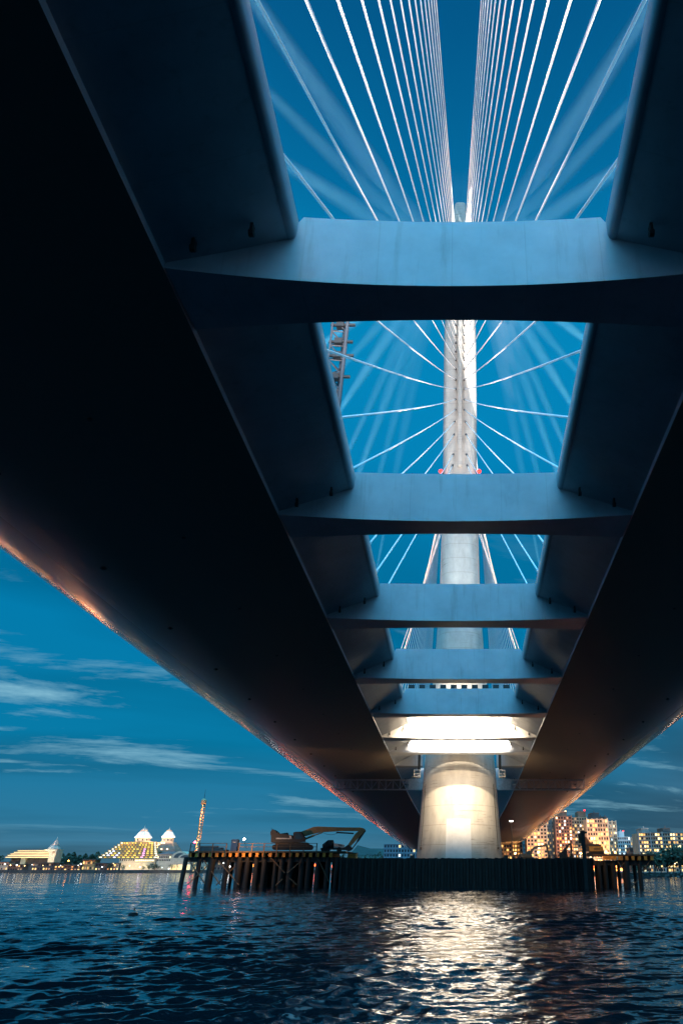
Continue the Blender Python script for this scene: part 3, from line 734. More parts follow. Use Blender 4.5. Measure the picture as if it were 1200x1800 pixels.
s2 = empty('small_excavator', (X_(1000, YX2), YX2, zf), 'dark excavator with its arm folded upright behind the rebar, left of the post', 'excavator')
mb = MB(); outline(mb, [(700, 720), (705, 660), (745, 650), (770, 600), (788, 600), (800, 660), (800, 720)], YX2, 2.2, o4, s4); part(mb, 'body', DARK, s2)
mb = MB(); outline(mb, [(768, 620), (772, 598), (800, 560), (836, 536), (852, 542), (848, 560), (812, 582), (790, 620)], YX2 + .8, .5, o4, s4); part(mb, 'boom', DARK, s2)
mb = MB(); outline(mb, [(834, 540), (854, 544), (866, 620), (868, 700), (848, 700), (842, 620)], YX2 + .8, .5, o4, s4); part(mb, 'arm', DARK, s2)
mb = MB(); outline(mb, [(846, 696), (870, 696), (874, 735), (840, 740), (830, 722)], YX2 + .5, 1.0, o4, s4); part(mb, 'bucket', DARK, s2)
crawler(s2, 690, 830, 718, 775, YX2, o4, s4, .5, 1.9)
YR = 158.5
rb = empty('rebar_bundle', (X_(1002, YR), YR, zf), 'dark thicket of upright reinforcing bars on the foundation edge', 'rebar')
mb = MB(); rr = random.Random(5)
for i in range(110):
    px = 975 + 45 * rr.random(); h = 4 + 7 * rr.random() * math.sin(math.pi * (px - 970) / 56)
    x = X_(px, YR); y = YR + 3 * rr.random(); mb.tube((x, y, zf), (x + rr.uniform(-.2, .2), y, zf + h * .12 * 1.2), .03, n=4)
part(mb, 'bar', RUST, rb)
mb = MB()
for zz_ in (.5, .95): mb.tube((X_(977, YR), YR - .05, zf + zz_), (X_(1019, YR), YR - .05, zf + zz_), .03, n=4)
part(mb, 'tie_bar', RUST, rb)
YC = 157.0
ps = empty('steel_post', (X_(1024.5, YC - 3), YC - 3.6, 0), 'tall black steel pile standing at the right end of the sheet pile wall', 'post')
mb = MB(); x = X_(1024.5, YC - 3.6); w = .33; y = YC - 4.6; ztop = Z_(1460.5, YC - 4)
mb.box(x - w, x + w, y - .3, y - .24, -5.8, ztop); mb.box(x - w, x + w, y + .24, y + .3, -5.8, ztop); mb.box(x - .04, x + .04, y - .24, y + .24, -5.8, ztop); part(mb, 'column', DARK, ps)
mb = MB(); mb.box(x - w - .55, x - w - .02, y - .2, y + .2, ztop - 2.2, ztop - .4); part(mb, 'clamp', RUST, ps)
mb = MB(); mb.box(x + w + .02, x + w + .45, y - .3, y + .1, 9.3, 9.65); wl = part(mb, 'added_fill_lamp', DARK, ps)  # added lamp without a known source, brightens the crane and right jetty
spot('lamp_light', (x + w + .3, y + .3, 9.4), (x + 8, y + 8, 7.2), 1700, 120, .6, (1, .55, .22), .15, wl)
o5 = (1020, 1410); s5 = 1200 / 180.0; YC = 161.0
cr = empty('crawler_crane', (X_(1048, YC), YC, ZR), 'yellow crawler crane with raised brown gantry on the right jetty', 'crane')
mb = MB(); outline(mb, [(100, 576), (95, 517), (262, 517), (265, 574)], YC, 2.8, o5, s5); part(mb, 'engine_house', YELLOW, cr)
mb = MB(); outline(mb, [(62, 516), (72, 486), (238, 491), (242, 515)], YC - .1, 3.0, o5, s5); part(mb, 'roof', DARK, cr)
mb = MB(); outline(mb, [(18, 515), (12, 430), (20, 395), (60, 405), (128, 485), (72, 488), (66, 515)], YC + .6, 1.6, o5, s5); part(mb, 'gantry', mat('gantry_brown', (.12, .055, .03), .6, var=.4, scale=1.5), cr)
mb = MB(); outline(mb, [(60, 575), (62, 520), (98, 520), (104, 575)], YC, 1.2, o5, s5); part(mb, 'cab', DARK, cr)
mb = MB(); outline(mb, [(150, 553), (150, 542), (225, 543), (225, 554)], YC - .04, .03, o5, s5); part(mb, 'name_stripe', DARK, cr)
mb = MB(); outline(mb, [(110, 600), (112, 577), (262, 577), (262, 600)], YC + .4, 2.0, o5, s5); part(mb, 'undercarriage', DARK, cr)
crawler(cr, 70, 285, 592, 632, YC, o5, s5, .7, 2.6)
YB_ = 240.0
pn = empty('pontoon', (X_(1125, YB_, 1541), YB_, 0), 'flat dark pontoon floating beyond the short right jetty', 'pontoon')
mb = MB(); mb.prism([at(1098, 1545, YB_), at(1098, 1539, YB_), at(1147, 1540, YB_), at(1143, 1545, YB_)], (0, 9, 0)); part(mb, 'hull', DARK, pn)
mb = MB()
for i in range(6): mb.tube((X_(1102 + 8 * i, YB_), YB_ + .4, Z_(1540, YB_)), (X_(1102 + 8 * i, YB_), YB_ + .4, Z_(1540, YB_) + .5), .12)
part(mb, 'bollard', RUST, pn)
by = empty('mooring_buoy', (X_(237, 62, 1594), 62, 0), 'small dark buoy floating alone on the open water at left', 'buoy')
mb = MB(); mb.lathe(by.location, [(.1, -.2), (.3, -.1), (.36, .04), (.3, .15), (.1, .2)], 14); part(mb, 'float', DARK, by, smooth=True)
mb = MB(); mb.tube(by.location + Vector((0, 0, .3)), by.location + Vector((.05, 0, .5)), .05); part(mb, 'eye', RUST, by)
# lamp on the foundation, right of the mast
YL = 196.0
sl = empty('street_lamp', (X_(900, YL), YL, zf), 'lit street lamp with curved arm just right of the mast', 'street lamp', 'street lamps')
mb = MB(); b0 = Vector((X_(900.5, YL), YL, zf)); t0 = Vector((X_(899.5, YL), YL, Z_(1452, YL))); mb.tube(b0, t0, .13, .08)
pts = [t0, at(896, 1445, YL), at(893, 1441.5, YL)]
for q, r_ in zip(pts, pts[1:]): mb.tube(q, r_, .06)
part(mb, 'pole', DARK, sl)
mb = MB(); a = at(898.5, 1443.5, YL); mb.box(a.x - .55, a.x + .35, YL - .25, YL + .25, a.z - .1, a.z + .12); part(mb, 'lamp_head', WHITE, sl)
YO = 300.0
# inspection gantries slung under both soffits, and caged platforms beside the mast
def gantry(side, label):
    Y = 213.0; z1 = zb(Y) - .35; z0 = z1 - 2.5
    e = empty('inspection_gantry', (XA + side * 22, Y, z0), label, 'gantry', 'inspection gantries under the deck')
    xa, xb = 10.5, 34.0
    mb = MB()
    for y in (Y, Y + 2.4):
        for z in (z0, z1): mb.tube((XA + side * xa, y, z), (XA + side * xb, y, z), .10, n=6)
    part(mb, 'chord', STEELW, e)
    n = 12
    for i in range(n + 1):
        x = XA + side * (xa + (xb - xa) * i / n); mb = MB()
        mb.tube((x, Y, z0), (x, Y, z1), .06, n=5); mb.tube((x, Y + 2.4, z0), (x, Y + 2.4, z1), .06, n=5); mb.tube((x, Y, z0), (x, Y + 2.4, z0), .06, n=5)
        part(mb, 'frame', STEELW, e)
    for i in range(n):
        x = XA + side * (xa + (xb - xa) * i / n); x2 = XA + side * (xa + (xb - xa) * (i + 1) / n); mb = MB()
        za, zc = (z0, z1) if i % 2 else (z1, z0)
        mb.tube((x, Y, za), (x2, Y, zc), .06, n=5)
        if i < 3: mb.tube((x, Y, zc), (x2, Y, za), .06, n=5)
        part(mb, 'diagonal', STEELW, e)
    mb = MB(); mb.box(min(XA + side * 9.5, XA + side * 14), max(XA + side * 9.5, XA + side * 14), Y - .12, Y - .11 + .06, z0 - .05, z1 + .05); part(mb, 'end_panel', STEELW, e)
    mb = MB(); mb.box(min(XA + side * xa, XA + side * xb), max(XA + side * xa, XA + side * xb), Y + .15, Y + 2.2, z0 + .12, z0 + .2); part(mb, 'walkway', DARK, e)
    for x in (15, 22, 29):
        mb = MB(); mb.tube((XA + side * x, Y + 1.2, z1), (XA + side * x, Y + 1.2, z1 + .4), .12); part(mb, 'hanger', DARK, e)
gantry(-1, 'grey lattice inspection gantry slung under the left girder beside the mast')
gantry(1, 'grey lattice inspection gantry slung under the right girder beside the mast')
def cage(side, label):
    Y = 178.0; e = empty('access_cage', (XA + side * 10.3, Y, 21), label, 'work cage', 'work cages beside the mast')
    cx = XA + side * 9.75; z0 = 22.3; z1 = 23.8
    for k_, (dx, dz) in enumerate(((-.65, 0), (.65, 0))):
        mb = MB(); mb.tube((cx + dx, Y, z0), (cx + dx, Y, z1), .08, n=6); part(mb, 'post', PALE, e); mb = MB(); mb.tube((cx + dx, Y + 1.6, z0), (cx + dx, Y + 1.6, z1), .08, n=6); part(mb, 'post', PALE, e)
    mb = MB()
    for z in (z0, (z0 + z1) / 2, z1): mb.tube((cx - .7, Y, z), (cx + .7, Y, z), .06, n=6); mb.tube((cx - .7, Y + 1.6, z), (cx + .7, Y + 1.6, z), .06, n=6)
    part(mb, 'rail', PALE, e)
    mb = MB(); mb.box(cx - .62, cx + .62, Y + .1, Y + 1.5, z0 - .02, z0 + .06); part(mb, 'floor', DARK, e)
    mb = MB(); mb.tube((cx - side * .4, Y + .8, z1), (cx - side * .4, Y + .8, zb(Y) + 1.6), .33, n=10); part(mb, 'damper', DARK, e)
cage(-1, 'white work cage under a black damper at the left flank of the mast')
cage(1, 'white work cage under a black damper at the right flank of the mast')
# lattice mast on the left deck
YM = 60.0
LATM = mat('mast_steel', (.05, .06, .075), .5, var=.2, scale=2)
lm = empty('lattice_mast', (X_(586, YM, 660), YM, zb(YM) + 4.1), 'triangular steel lattice mast with stub arms standing on the left deck edge', 'mast')
bx0 = at(592, 735, YM); zt2 = at(590, 560, YM).z
xc = X_(587, YM, 660)
B3 = [Vector((xc + .55, YM, zb(YM) + 4.1)), Vector((xc - .95, YM - .2, zb(YM) + 4.1)), Vector((xc - .1, YM + 1.6, zb(YM) + 4.1))]
T3 = [Vector((p.x + .35, p.y, zt2)) for p in B3]
for i in range(3):
    mb = MB(); mb.tube(B3[i], T3[i], (.2, .1, .1)[i], n=12); part(mb, 'chord', LATM, lm, smooth=False)
nl = 12
for k_ in range(nl):
    t0_, t1_ = k_ / nl, (k_ + 1) / nl; mb = MB()
    for i in range(3):
        j = (i + 1) % 3; mb.tube(B3[i].lerp(T3[i], t0_), B3[j].lerp(T3[j], t1_), .06, n=6); mb.tube(B3[i].lerp(T3[i], t1_), B3[j].lerp(T3[j], t1_), .06, n=6)
    part(mb, 'bracing', LATM, lm)
for k_, (zf_, l) in enumerate(((.96, 1.1), (.86, 1.0), (.78, 1.3), (.66, 1.1))):
    p = B3[0].lerp(T3[0], zf_); mb = MB(); mb.box(p.x - 1.7, p.x + l * .75, p.y - .12, p.y + .12, p.z - .12, p.z + .12); mb.box(p.x - 1.1, p.x - .3, p.y - .35, p.y + .35, p.z - .35, p.z + .3)
    part(mb, 'stub_arm', DARK, lm)

# ------------------------------------------------------------------ far banks
YL_ = 1050.0
def land(pts, z, name, m=LAND):
    mb = MB(); mb.prism([Vector((x, y, -7)) for x, y in pts], (0, 0, z + 7)); return mb.build(name, m, kind='structure')
land([(-6000, 1045), (-60, 1045), (60, 1300), (60, 6000), (-6000, 6000)], 2.2, 'far_bank')
land([(84, 420), (130, 398), (170, 385), (260, 372), (900, 330), (5000, 200), (5000, 6000), (62, 6000), (62, 700)], 2.0, 'near_bank')
# rough stones along the right bank
mb = MB(); rr = random.Random(9)
for i in range(420):
    t = rr.random(); x = 84 + 300 * t; y = np.interp(x, [84, 130, 170, 260, 900], [420, 398, 385, 372, 330]) - 1.5 * rr.random() - .2; r = .5 + .9 * rr.random()
    c = Vector((x, float(y), .2 + 1.6 * rr.random())); vs = [c + Vector((rr.uniform(-1, 1) * r, rr.uniform(-.6, .6) * r, rr.uniform(-.5, .6) * r)) for _ in range(6)]
    mb.add(vs, [(0, 1, 2), (0, 2, 3), (0, 3, 4), (0, 4, 1), (5, 2, 1), (5, 3, 2), (5, 4, 3), (5, 1, 4)])
o = mb.build('bank_stones', STONE); o['kind'] = 'stuff'; o['label'] = 'rough dark stones piled along the right bank'
def hillsheet():
    mb = MB(); n = 60; xs = np.linspace(-400, 2500, n)
    for k_, y in enumerate((2600, 3100)):
        for x in xs: mb.v.append((x, y, 4 + (k_) * (70 + 55 * math.sin(x * .0021 + 1) + 22 * math.sin(x * .009) + 10 * math.sin(x * .023))))
    for i in range(n - 1): mb.f.append((i, i + 1, n + i + 1, n + i))
    for x in xs: mb.v.append((x, 3300, 2))
    for i in range(n - 1): mb.f.append((n + i, n + i + 1, 2 * n + i + 1, 2 * n + i))
    mb.build('hills', mat('hill_woods', (.03, .04, .035), .95, var=.4, scale=.02), kind='structure')
hillsheet()
def tree(px, Y, ybase, h, r, label, group, n=260, seed=0, m=LEAF, zbase=2.1):
    rr = random.Random(seed * 7 + int(px * 3)); x = X_(px, Y, ybase)
    e = empty('tree', (x, Y, zbase), label, 'tree', group)
    mb = MB(); mb.tube((x, Y, zbase - .2), (x + rr.uniform(-.3, .3), Y, zbase + h * .55), h * .035, h * .018, n=7)
    for k_ in range(5):
        a = rr.uniform(0, 6.28); z = zbase + h * rr.uniform(.35, .55); mb.tube((x, Y, z), (x + math.cos(a) * r * .6, Y + math.sin(a) * r * .6, z + h * .22), h * .014, h * .006, n=5)
    part(mb, 'trunk', BARK, e)
    mb = MB(); cl = [(rr.gauss(0, .42) * r, rr.gauss(0, .42) * r, h * (.40 + .5 * rr.random()), r * rr.uniform(.3, .55)) for _ in range(11)]
    for i in range(n):
        cx_, cy_, cz_, cr_ = rr.choice(cl); v = Vector((rr.gauss(0, 1), rr.gauss(0, 1), rr.gauss(0, 1))).normalized() * cr_ * rr.uniform(.55, 1.05)
        c = Vector((x + cx_, Y + cy_, zbase + cz_)) + v; u = Vector((rr.gauss(0, 1), rr.gauss(0, 1), rr.gauss(0, 1))).normalized(); w = u.orthogonal().normalized(); q = r * .11 * rr.uniform(.6, 1.4)
        mb.add([c - u * q, c + w * q * .7, c + u * q, c - w * q * .7], [(0, 1, 2, 3)])
    part(mb, 'crown', m, e)
    return e

# lamps along the promenade
lamp_n = 0
def street_lamp(px, py, Y, zg, label, m=WARM, head=.7, power=0, color=(1, .7, .35), group='street lamps along the far promenade'):
    c = at(px, py, Y); e = empty('street_lamp', (c.x, Y, zg), label, 'street lamp', group)
    mb = MB(); mb.tube((c.x, Y, zg), (c.x, Y, c.z - head * .5), .12, .09, n=6); part(mb, 'pole', DARK, e)
    mb = MB(); mb.lathe(c, [(head * .2, -head * .6), (head * .55, -head * .3), (head * .6, 0), (head * .5, head * .35), (head * .15, head * .6)], 10); part(mb, 'lamp_head', m, e)
    if power: plamp('lamp_light', (c.x, Y - 1.5, c.z), power, color, .5, e)
    return e

# ---------------- buildings
UNIT = None
def window_unit():
    me = bpy.data.meshes.new('window'); v = [(-.5, 0, -.5), (.5, 0, -.5), (.5, 0, .5), (-.5, 0, .5), (-.5, 1, -.5), (.5, 1, -.5), (.5, 1, .5), (-.5, 1, .5)]
    me.from_pydata(v, [], [(0, 1, 2, 3), (0, 4, 5, 1), (1, 5, 6, 2), (2, 6, 7, 3), (3, 7, 4, 0)]); return me
def winmat(name, c, s):
    m = window_unit(); m.materials.append(mat(name, c, .4, emit=c, estr=s) if s else mat(name, c, .08)); return m
WDARK = winmat('window_dark', (.02, .022, .028), 0)
WLIT = [winmat('window_warm', (1, .56, .17), 1.7), winmat('window_amber', (1, .45, .11), 1.0), winmat('window_cream', (1, .75, .36), 2.2), winmat('window_dim', (.8, .42, .18), .35), winmat('window_white', (.95, .95, .9), 1.4)]
def window(root, x, y, z, w, h, me):
    o = bpy.data.objects.new('window', me); COL.objects.link(o); o.parent = root
    o.location = Vector((x, y, z)) - root.location; o.scale = (w, .12, h); return o
WALLS = {}
def wallmat(name, c, emis=0):
    if name not in WALLS: WALLS[name] = mat(name, c, .8, var=.25, scale=.25)
    return WALLS[name]
def tower(label, cat, pxa, pxb, ytop, ybase, Y, dep, wm, cols, rows, lit, pal, seed, roofs=(), trim=None, pil=0, name='apartment_tower', group=None, beacon=None, ledge=True, z0=2.0, wfrac=.62, hfrac=.55):
    rr = random.Random(seed); xa, xb = X_(pxa, Y), X_(pxb, Y); zt_ = Z_(ytop, Y)
    e = empty(name, ((xa + xb) / 2, Y, z0), label, cat, group)
    mb = MB(); mb.box(xa, xb, Y, Y + dep, z0 - .3, zt_); part(mb, 'wall', wm, e)
    W_, H_ = xb - xa, zt_ - z0
    mb = MB()
    if ledge:
        for r_ in range(rows + 1):
            z = z0 + H_ * (r_ + .06) / rows if r_ < rows else zt_
            mb.box(xa - .12, xb + .12, Y - .35, Y + .2, z - .14, z + .14)
        part(mb, 'balcony_ledge', trim or wm, e)
    if pil:
        mb = MB()
        for i in range(pil + 1):
            x = xa + W_ * i / pil; mb.box(x - .32, x + .32, Y - .55, Y + .2, z0, zt_ + .6)
        part(mb, 'pier', trim or wm, e)
    cw, ch_ = W_ / cols, H_ / rows
    colb = [rr.uniform(.55, 1.3) for _ in range(cols)]
    for r_ in range(rows):
        for c in range(cols):
            me = rr.choice(pal) if rr.random() < lit * colb[c] else WDARK
            window(e, xa + cw * (c + .5), Y - .08, z0 + ch_ * (r_ + .55), cw * wfrac * rr.uniform(.85, 1.1), ch_ * hfrac, me)
    for (pa, pb, yt, m) in roofs:
        mb = MB(); a, b = X_(pa, Y), X_(pb, Y); mb.box(a, b, Y + 2, Y + dep - 2, zt_, Z_(yt, Y))
        mb.box(a - .2, b + .2, Y + 1.8, Y + dep - 1.8, Z_(yt, Y), Z_(yt, Y) + .35)
        mb.box((a * .6 + b * .4) - .3, (a * .6 + b * .4) + .3, Y + 3, Y + 3.6, Z_(yt, Y) + .35, Z_(yt, Y) + 1.4); part(mb, 'roof_box', m, e)
    if beacon:
        mb = MB(); c = at(beacon[0], beacon[1], Y + 3); mb.tube((c.x, Y + 3, zt_), c, .1, n=5); part(mb, 'beacon_pole', DARK, e)
        mb = MB(); mb.lathe(c, [(.1, -.5), (.55, -.2), (.55, .3), (.1, .55)], 8); part(mb, 'beacon', beacon[2], e)
    return e
TAN = wallmat('tan_tile', (.46, .33, .20)); BRK = wallmat('red_tile', (.26, .12, .075)); PINK = wallmat('pink_tile', (.46, .31, .19)); CRM = wallmat('cream_tile', (.52, .40, .28)); GREY = wallmat('grey_tile', (.28, .25, .23)); WHT = wallmat('white_tile', (.55, .56, .55)); DRK = wallmat('dark_tile', (.07, .065, .065)); BRN = wallmat('brown_tile', (.18, .09, .06))
P1 = [WLIT[0], WLIT[0], WLIT[1], WLIT[2], WLIT[3]]; P2 = [WLIT[0], WLIT[2], WLIT[2], WLIT[1], WLIT[3], WLIT[4]]
YT_ = 560.0
g_ = 'apartment towers on the right bank'
tower('tan apartment tower half hidden by the bridge, nearest the right side of the mast', 'apartment tower', 880, 918, 1450, 1512, YT_, 16, TAN, 8, 12, .5, P1, 1, group=g_)
tower('low dim grey block in the sky gap between two lit towers', 'building', 919, 926.5, 1483, 1512, YT_ + 60, 14, GREY, 3, 6, .1, P1, 2, name='apartment_block', group='low blocks on the right bank')
tower('wide tan tower with many glowing windows under the girder edge', 'apartment tower', 926.5, 962, 1431, 1512, YT_ - 20, 18, TAN, 6, 16, .62, P1, 3, group=g_, pil=3, trim=CRM)
tower('narrow grey tower with few lit windows, left of the red brick one', 'apartment tower', 962.3, 978, 1433, 1512, YT_, 16, GREY, 5, 17, .5, P1, 4, group=g_, pil=4)
tower('dark red brick tower with square roof block and few lit windows', 'apartment tower', 978.3, 1007, 1435, 1512, YT_ - 15, 18, BRK, 6, 16, .42, P2, 5, [(979.5, 990, 1428, BRK), (990.5, 1000, 1427, BRK)], group=g_, pil=2, beacon=(993, 1426.5, WARM))
tower('pink tower with stepped roof block and a red rooftop beacon', 'apartment tower', 1007.3, 1034, 1437, 1512, YT_ - 5, 18, PINK, 6, 16, .6, P2, 6, [(1020, 1034, 1427, BRK)], group=g_, pil=2, beacon=(1026.5, 1424.5, RED))
tower('tall cream tower with bright vertical piers, behind the crawler crane', 'apartment tower', 1034.3, 1071, 1440, 1512, YT_ - 25, 18, PINK, 8, 12, .5, P1, 7, [(1044, 1058, 1429.5, DRK), (1059, 1064, 1436, DRK), (1067, 1072, 1436, DRK)], group=g_, pil=4, trim=CRM)
tower('slim pale slab tower stepping down right of the cream tower', 'apartment tower', 1072.5, 1086, 1444, 1512, YT_ - 8, 18, CRM, 5, 15, .35, P2, 8, group=g_, pil=2, trim=CRM)
tower('small white tower with a round top and red beacon', 'apartment tower', 1087, 1109, 1471, 1513, YT_ + 40, 15, WHT, 6, 9, .12, [WLIT[4], WLIT[2]], 9, [(1091, 1100, 1462, WHT)], group=g_, beacon=(1094.5, 1461, RED))
tower('pale block with scattered windows behind the small brown house', 'apartment block', 1109.3, 1122, 1472.5, 1512, YT_ + 60, 14, CRM, 5, 8, .5, P2, 10, name='apartment_block', group='low blocks on the right bank')
tower('low brown house with small windows above the right jetty', 'house', 1107, 1123, 1489.5, 1512, YT_ - 60, 12, BRN, 5, 4, .1, P1, 11, name='brown_house', group='low blocks on the right bank')
tower('dark unlit block beside the big yellow lit block', 'apartment block', 1119, 1129, 1479, 1512, YT_ - 45, 12, DRK, 3, 6, .06, P1, 12, name='apartment_block', group='low blocks on the right bank')
tower('broad apartment block full of yellow windows at the far right', 'apartment block', 1124, 1166, 1464, 1518, YT_ - 90, 18, PINK, 10, 10, .62, P1 + [WLIT[2]], 13, [(1132, 1144, 1456.5, GREY)], name='apartment_block', group=g_, pil=2, trim=GREY, wfrac=.72)
tower('broad block joined on the right with a dark roof box', 'apartment block', 1166.4, 1212, 1464, 1518, YT_ - 84, 18, PINK, 10, 10, .60, P1 + [WLIT[2]], 14, [(1170, 1183, 1456, DRK)], name='apartment_block', group=g_, pil=2, trim=GREY, wfrac=.72)
tower('long grey block with rows of blue windows and roof lights, left of the mast foot', 'office block', 674, 735, 1484, 1512, 700, 18, wallmat('blue_grey_tile', (.20, .23, .26)), 12, 6, .22, [WLIT[3], WLIT[4], WLIT[0]], 15, name='office_block', ledge=True)
mb = MB()
# street light that falls on the towers
for px, py, pw in ((905, 1500, 30000), (945, 1498, 42000), (992, 1500, 22000), (1020, 1500, 30000), (1055, 1498, 60000), (1080, 1498, 26000)):
    street_lamp(px, py, YT_ - 36, 2.0, 'tall warm street lamp, %s' % {905: 'nearest the mast', 945: 'in front of the wide tan tower', 992: 'in front of the red brick tower', 1020: 'behind the tall black pile', 1055: 'behind the crawler crane', 1080: 'in front of the slim pale slab'}[px], WARM, .9, pw * .5, (1, .50, .20), 'street lamps below the right bank towers')
for px, py, pw, t in ((1145, 1516, 26000, 'left of the two before the broad yellow block'), (1185, 1517, 26000, 'right of the two before the broad yellow block')):
    street_lamp(px, py, 430, 2.0, 'street lamp among dark trees, ' + t, WARM, .6, pw * .3, (1, .6, .28), 'street lamps below the right bank towers')
for i, (px, h, r, Y) in enumerate(((1140, 7.5, 5, 418), (1150, 9, 5.5, 426), (1161, 8, 5, 415), (1172, 10, 6, 424), (1183, 11, 6, 418), (1195, 12.5, 7, 414), (1207, 12, 7, 420), (1130, 5, 4, 421))):
    tree(px, Y, 1530, h, r, ['dark round tree on the right bank, second from the jetty', 'dark tree on the bank before the left yellow block', 'low bushy tree on the bank under a street lamp', 'dark tree on the bank below the joint of the broad blocks', 'tall dark tree on the bank, third from the picture edge', 'largest dark tree at the right picture edge', 'dark tree cut by the right picture edge', 'smallest dark tree on the bank, nearest the right jetty'][i], 'trees on the right bank', 420, i)

# left bank: hotel with terraces and turrets
YH = 1060.0
oh = (160, 1430); sh_ = 1200 / 180.0
def hx(x): return X_(oh[0] + x / sh_, YH)
def hz(y): return Z_(oh[1] + y / sh_, YH)
FAC = wallmat('hotel_wall', (.50, .33, .15)); ROOFW = mat('pale_roof', (.60, .56, .50), .6, var=.15, scale=.5); STUC = wallmat('stucco', (.50, .36, .27))
ht = empty('terraced_hotel', (hx(440), YH, 2.2), 'terraced waterfront hotel glowing yellow and pink, with two white roofed turrets', 'hotel')
nr_ = 8; WY = winmat('terrace_light_yellow', (1, .62, .08), 2.4); WY2 = winmat('terrace_light_gold', (1, .45, .04), 1.2); WP = winmat('terrace_light_pink', (1, .35, .75), 3.0); WB = winmat('terrace_light_violet', (.72, .70, 1), 3.2); WW = winmat('terrace_light_white', (1, .88, .65), 2.6)
rr = random.Random(21)
for k_ in range(nr_):
    y0, y1 = 525 - k_ * 24.5, 525 - (k_ + 1) * 24.5
    xl = 98 + (k_ * 24); xr = 790 - max(0, k_ - 1) * 15 - (0 if k_ < 2 else 6)
    mb = MB(); mb.box(hx(xl), hx(xr), YH + k_ * 2.2, YH + 34, hz(y0), hz(y1)); mb.box(hx(xl) - .4, hx(xr) + .4, YH + k_ * 2.2 - .8, YH + k_ * 2.2 + .2, hz(y1) - .5, hz(y1) + .35); part(mb, 'terrace', FAC, ht)
    n = 13
    for i in range(n):
        u = (i + .5) / n; x = xl + (xr - xl) * u
        ax = 98 + 692 * u
        me = WB if 190 < x < 325 and k_ < 4 and i % 2 else WP if 515 < x < 665 and k_ < 5 and i % 2 else WY if rr.random() < .5 else WY2 if rr.random() < .75 else WLIT[3]
        if i in (0, n - 1): me = WW
        w = window(ht, hx(x), YH + k_ * 2.2 - .1, (hz(y0) + hz(y1)) / 2, (hx(xr) - hx(xl)) / n * rr.uniform(.42, .6), (hz(y1) - hz(y0)) * .36, me)
        if len([1]) and k_ * n + i > 99: pass
# darker unlit stepped wing on the right
for k_ in range(6):
    y0, y1 = 445 - k_ * 19, 445 - (k_ + 1) * 19
    mb = MB(); xr = 955 - k_ * 16
    mb.box(hx(690), hx(xr), YH + 9 + k_ * 2, YH + 36, hz(y0), hz(y1)); mb.box(hx(690), hx(xr) + .5, YH + 8.4 + k_ * 2, YH + 9.2 + k_ * 2, hz(y1) - .4, hz(y1) + .4); part(mb, 'wing_terrace', STUC, ht)
    for x in (730, 790, 850):
        if x < xr - 30 and rr.random() < .6:
            mb = MB(); c = Vector((hx(x + rr.uniform(-20, 20)), YH + 8.2 + k_ * 2, hz(y0) + 1.2)); mb.box(c.x - .7, c.x + .7, c.y - .1, c.y + .1, c.z - .6, c.z + .6); part(mb, 'wall_light', WARM, ht)
for (xa, xb, yb_, yt, y2, ytip, nm) in ((395, 570, 332, 268, 205, 150, 0), (725, 862, 334, 262, 206, 178, 1)):
    cxp = (hx(xa) + hx(xb)) / 2; rad = (hx(xb) - hx(xa)) / 2; cy_ = YH + 18 + rad
    tb = MB(); tb.lathe((cxp, cy_, 0), [(rad, hz(yb_) - 3), (rad, hz(yt))], 24); t_ = part(tb, 'turret', STUC, ht)
    def sub(mbx, n_, m_):
        q = part(mbx, n_, m_, ht); q.parent = t_; return q
    mbx = MB(); mbx.lathe((cxp, cy_, 0), [(rad * 1.08, hz(yt)), (rad * 1.1, hz(yt) + .8), (rad * .62, hz(y2)), (rad * .55, hz(y2) + .3)], 8); sub(mbx, 'roof', ROOFW)
    mbx = MB(); mbx.lathe((cxp, cy_, 0), [(rad * .5, hz(y2) + .3), (rad * .48, hz(y2) + 2.2), (rad * .05, hz(ytip) if nm == 0 else hz(ytip))], 8); sub(mbx, 'spire', mat('spire_roof%d' % nm, (.42, .26, .20), .7))
    mbx = MB(); mbx.tube((cxp, cy_, hz(ytip)), (cxp, cy_, hz(ytip - 34)), .35, .1); sub(mbx, 'finial', ROOFW)
    for a in (-.9, -.3, .35, .9):
        mbx = MB(); px_ = cxp + math.sin(a) * rad; py_ = cy_ - math.cos(a) * rad; mbx.box(px_ - .8, px_ + .8, py_ - .25, py_ + .5, hz(yb_ - 40), hz(yb_ - 22)); sub(mbx, 'window', DARK)
    mbx = MB(); mbx.lathe((cxp, cy_, 0), [(rad * 1.02, hz(yt) - .55), (rad * 1.14, hz(yt) - .5), (rad * 1.14, hz(yt) - .2), (rad * 1.02, hz(yt) - .15)], 24); sub(mbx, 'cornice_light', lampm('cornice_strip%d' % nm, (1, .9, .75), 5))
    for dx in (-1, 1): plamp('roof_wash', (cxp + dx * rad * 1.5, cy_ - rad * 2.0, hz(yt) + 1), 20000, (1, .72, .42), .6, ht)
# podium
mb = MB(); mb.box(hx(370), hx(790), YH - 6, YH - .2, 2.2, hz(530)); part(mb, 'podium', wallmat('podium_wall', (.55, .42, .28)), ht)
for i in range(7):
    mb = MB(); x = hx(385 + 25 * i); mb.box(x - .7, x + .7, YH - 6.15, YH - 5.9, hz(556), hz(532)); part(mb, 'podium_opening', DARK, ht)
for i in range(10):
    mb = MB(); x = hx(565 + 22 * i); mb.box(x - .9, x + .9, YH - 6.12, YH - 5.9, hz(558), hz(545)); part(mb, 'podium_light', lampm('podium_glow%d' % i, (1, .72, .35), 1.8), ht)
for px, pw in ((395, 15000), (500, 22000), (620, 22000), (740, 15000)): plamp('podium_wash', (hx(px), YH - 16, 6), pw * .3, (1, .75, .42), .6, ht)
